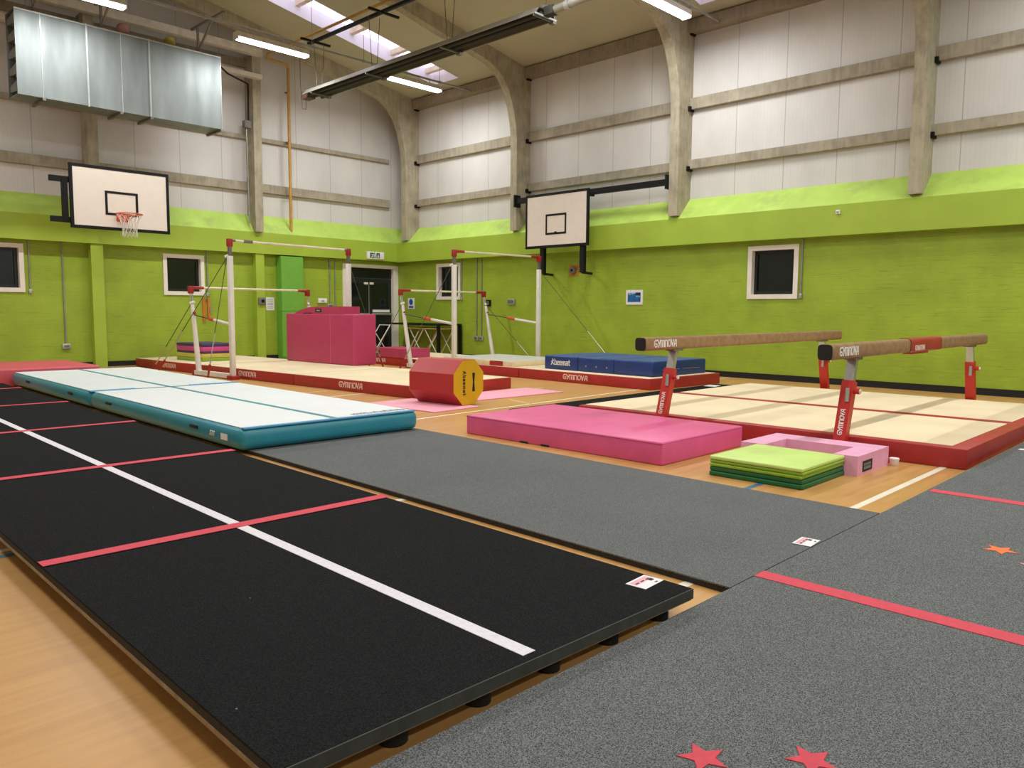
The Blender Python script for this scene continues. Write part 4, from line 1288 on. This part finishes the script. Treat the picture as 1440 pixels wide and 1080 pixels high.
wall_conduit('y', 14.69, 0.55, 2.576, XW, 'conduit and socket between the bars, closer to the corner')
wall_conduit('y', 14.51, 0.55, 2.576, XW, 'conduit and socket between the bars, further from the corner')
wall_conduit('y', 15.27, 1.56, 2.576, XW, 'thin conduit beside the window near the corner', False)
wall_conduit('y', 6.175, 1.56, 2.576, XW, 'thin conduit beside the window over the beams', False)

ex = thing('exit_sign', 'white running man exit sign with green panel over the doors', 'sign', (12.82, YB, 2.62))
BX(-0.28, -0.05, 0, 0.28, 0, 0.20, 0.01).build('sign_box', 'paper', ex)
mb = MB()
mb.box(-0.19, -0.053, 0.03, -0.01, -0.05, 0.17)
mb.box(0.02, -0.053, 0.03, 0.13, -0.05, 0.17)
mb.build('green_panel', 'sign_green', ex)
mb = MB()
def q2(a, b, w):     # flat stroke on the sign face
    a, b = Vector((a[0], -0.0535, a[1])), Vector((b[0], -0.0535, b[1]))
    d_ = (b - a).normalized()
    q = Vector((0, 1, 0)).cross(d_) * w / 2
    mb.prism([a - q, b - q, b + q, a + q], (0, -0.002, 0))
for a, b in (((-0.09, 0.13), (-0.11, 0.085)), ((-0.11, 0.085), (-0.15, 0.05)), ((-0.11, 0.085), (-0.08, 0.05)), ((-0.09, 0.125), (-0.15, 0.115)), ((-0.09, 0.125), (-0.055, 0.10)), ((-0.078, 0.15), (-0.07, 0.15))):
    q2(a, b, 0.018)
q2((-0.05, 0.05), (-0.03, 0.16), 0.02)
q2((0.075, 0.05), (0.075, 0.13), 0.025); q2((0.045, 0.075), (0.075, 0.045), 0.02); q2((0.105, 0.075), (0.075, 0.045), 0.02)
mb.build('pictogram', 'paper', ex)

ps = thing('wall_poster', 'small blue poster in a white frame on the green side wall', 'poster', (XW, 9.805, 1.40), -PI / 2)
BX(-0.21, -0.02, 0, 0.21, 0, 0.31).build('frame', 'paper', ps)
BX(-0.165, -0.023, 0.055, 0.165, -0.02, 0.255).build('print', 'screen_blue', ps)
BX(0.03, -0.0245, 0.20, 0.165, -0.023, 0.25).build('dark_heading', 'navy', ps)
mb = MB()
mb.box(-0.14, -0.0245, 0.205, -0.09, -0.023, 0.22); mb.box(-0.06, -0.0245, 0.215, -0.02, -0.023, 0.225)
mb.box(0.05, -0.0245, 0.165, 0.09, -0.023, 0.185); mb.box(0.11, -0.0245, 0.165, 0.15, -0.023, 0.185)
mb.box(-0.165, -0.0245, 0.23, 0.03, -0.023, 0.255)
mb.build('pale_print', 'sky_print', ps)
bs = thing('safety_sign', 'small blue and white sign beside the exit doors', 'sign', (XW, 17.38, 1.28), -PI / 2)
BX(-0.14, -0.012, 0, 0.14, 0, 0.30).build('plate', 'paper', bs)
MB().tube((0, -0.014, 0.19), (0, -0.011, 0.19), 0.085).build('blue_disc', 'sign_blue', bs)
BX(-0.1, -0.014, 0.03, 0.1, -0.012, 0.08).build('blue_text_panel', 'sign_blue', bs)
for (y, z, w, h, mt, mt2, lb, nm, cat) in (
        (14.25, 1.36, 0.15, 0.16, 'black', 'steel_dark', 'square black switch box on the green wall behind the bars', 'switch_box', 'switch'),
        (13.45, 1.40, 0.24, 0.14, 'galv_edge', 'steel_dark', 'white and grey double socket on the green wall behind the bars', 'wall_socket', 'socket')):
    s_ = thing(nm, lb, cat, (XW, y, z), -PI / 2)
    BX(-w / 2, -0.05, 0, w / 2, 0, h, 0.008).build('case', mt, s_)
    BX(-w / 2 + 0.03, -0.055, 0.03, w / 2 - 0.03, -0.05, h - 0.03).build('face', mt2, s_)
fa = thing('fire_bell', 'round alarm bell on an orange board under the hoopless backboard', 'alarm', (XW, 11.49, 2.05), -PI / 2)
BX(-0.13, -0.02, 0, 0.13, 0, 0.24).build('board', 'orange_wood', fa)
MB().tube((0, -0.02, 0.12), (0, -0.08, 0.12), 0.1, 0.085).build('bell', 'steel_dark', fa)
MB().tube((0, -0.08, 0.12), (0, -0.09, 0.12), 0.03).build('boss', 'black', fa)
se = thing('wall_sensor', 'tiny white sensor on the green ledge above the window', 'sensor', (XB, 5.48, 2.93), -PI / 2)
BX(-0.035, -0.03, 0, 0.035, 0, 0.07, 0.008).build('case', 'paper', se)
BX(-0.018, -0.034, 0.015, 0.018, -0.03, 0.045).build('lens', 'ink_grey', se)
cp = thing('switch_box', 'grey switch box on the pilaster beside the white notice', 'switch', (9.47, YB + 0.03, 1.36))
BX(-0.09, -0.05, 0, 0.09, 0, 0.17, 0.008).build('case', 'baffle', cp)
BX(-0.03, -0.058, 0.05, 0.05, -0.05, 0.12).build('face', 'black', cp)
nt_ = thing('wall_notice', 'white notice on the gable wall beside the pilaster', 'notice', (9.80, YW, 1.22))
BX(-0.11, -0.006, 0, 0.11, 0, 0.32).build('sheet', 'paper', nt_)
mb = MB()
for k in range(6):
    mb.box(-0.08, -0.0075, 0.05 + k * 0.04, 0.07, -0.006, 0.062 + k * 0.04)
mb.build('text_lines', 'ink_grey', nt_)
sp = thing('wall_strap', 'orange strap hanging on the green wall under the window', 'strap', (8.17, YW, 0.95))
BX(-0.09, -0.03, 0.0, -0.03, 0, 0.55).build('webbing', 'orange_wood', sp)
BX(0.02, -0.04, 0.12, 0.07, 0, 0.55).build('webbing', 'orange_wood', sp)
MB().tube((-0.03, -0.02, 0.48), (0.0, -0.02, 0.52), 0.02).build('hook', 'steel_dark', sp)
MB().tube((0.09, -0.04, 0.2), (0.07, -0.04, 0.42), 0.016).build('buckle', 'chrome', sp)
mn = thing('wall_box', 'small white box on the gable wall above the pink block', 'box', (11.28, YW, 1.42))
BX(-0.13, -0.05, 0, 0.13, 0, 0.12, 0.01).build('case', 'paper', mn)
BX(-0.04, -0.055, 0.03, 0.04, -0.05, 0.07).build('face', 'ink_grey', mn)
cb = thing('tall_cupboard', 'bright green full height cupboard on the gable wall', 'cupboard', (9.98, YB - 0.03, 0))
BX(0, 0.02, 0.0, 0.62, 0.245, 2.56).build('carcass', 'green_bright', cb)
BX(0.006, 0.0, 0.06, 0.614, 0.02, 1.20).build('door', 'green_bright', cb)
BX(0.006, 0.0, 1.21, 0.614, 0.02, 2.54).build('door', 'green_bright', cb)
jb = thing('isolator_switch', 'grey isolator box with black cable on the gable post', 'switch', (9.16, 17.72, 5.5))
BX(-0.07, -0.06, 0, 0.09, 0.08, 0.17, 0.01).build('case', 'baffle', jb)
MB().path([(0.05, 0.0, 0.17), (0.06, 0.0, 0.85), (0.03, -0.05, 1.0), (-0.3, -0.42, 0.93), (-0.9, -0.95, 0.86), (-1.39, -1.38, 0.92)], 0.02, 8).build('cable', 'black', jb)
MB().path([(0.02, 0.05, 0.0), (0.04, 0.05, -2.2)], 0.018, 8).build('pipe', 'conduit', jb)

# table frames near the exit
t_ = thing('black_table', 'black edged table standing by the exit doors', 'table', (12.93, 15.22, 0))
BX(0, 0, 0.86, 0.80, 2.30, 0.90, 0.005).build('tabletop', 'black', t_)
for x in (0.035, 0.765):
    for y in (0.035, 2.265):
        BX(x - 0.035, y - 0.035, 0.0, x + 0.035, y + 0.035, 0.86).build('leg', 'black', t_)
t_ = thing('folding_table', 'pale topped table with crossed white legs against the wall', 'table', (13.02, 15.32, 0))
BX(0, 0, 0.76, 0.62, 1.3, 0.79, 0.005).build('tabletop', 'tan_table', t_)
for x in (0.06, 0.56):
    for a, b in (((0.05, 0.02), (0.62, 0.76)), ((0.62, 0.02), (0.05, 0.76)), ((0.68, 0.02), (1.25, 0.76)), ((1.25, 0.02), (0.68, 0.76))):
        MB().tube((x, a[0], a[1]), (x, b[0], b[1]), 0.014).build('crossed_leg', 'white_steel', t_)
ts = thing('trestle_stand', 'white trestle with crossed legs in front of the dark doors', 'trestle', (11.95, 16.75, 0))
for y in (0.0, 0.45):
    MB().tube((0.0, y, 0.0), (0.62, y, 0.86), 0.012).build('crossed_leg', 'white_steel', ts)
    MB().tube((0.62, y, 0.0), (0.0, y, 0.86), 0.012).build('crossed_leg', 'white_steel', ts)
for x in (0.0, 0.62):
    MB().tube((x, 0, 0.85), (x, 0.45, 0.85), 0.011).build('top_rail', 'white_steel', ts)

# ------------------------------------------------------------------ world and view
w = bpy.data.worlds.new('hall_world')
SC.world = w
w.use_nodes = True
w.node_tree.nodes['Background'].inputs[0].default_value = (0.9, 0.92, 1.0, 1)
w.node_tree.nodes['Background'].inputs[1].default_value = 0.05
SC.view_settings.view_transform = 'Standard'
SC.view_settings.look = 'None'
SC.view_settings.exposure = 0.0
SC.cycles.use_denoising = True
SC.cycles.max_bounces = 8
SC.cycles.diffuse_bounces = 5
SC.cycles.sample_clamp_indirect = 6.0
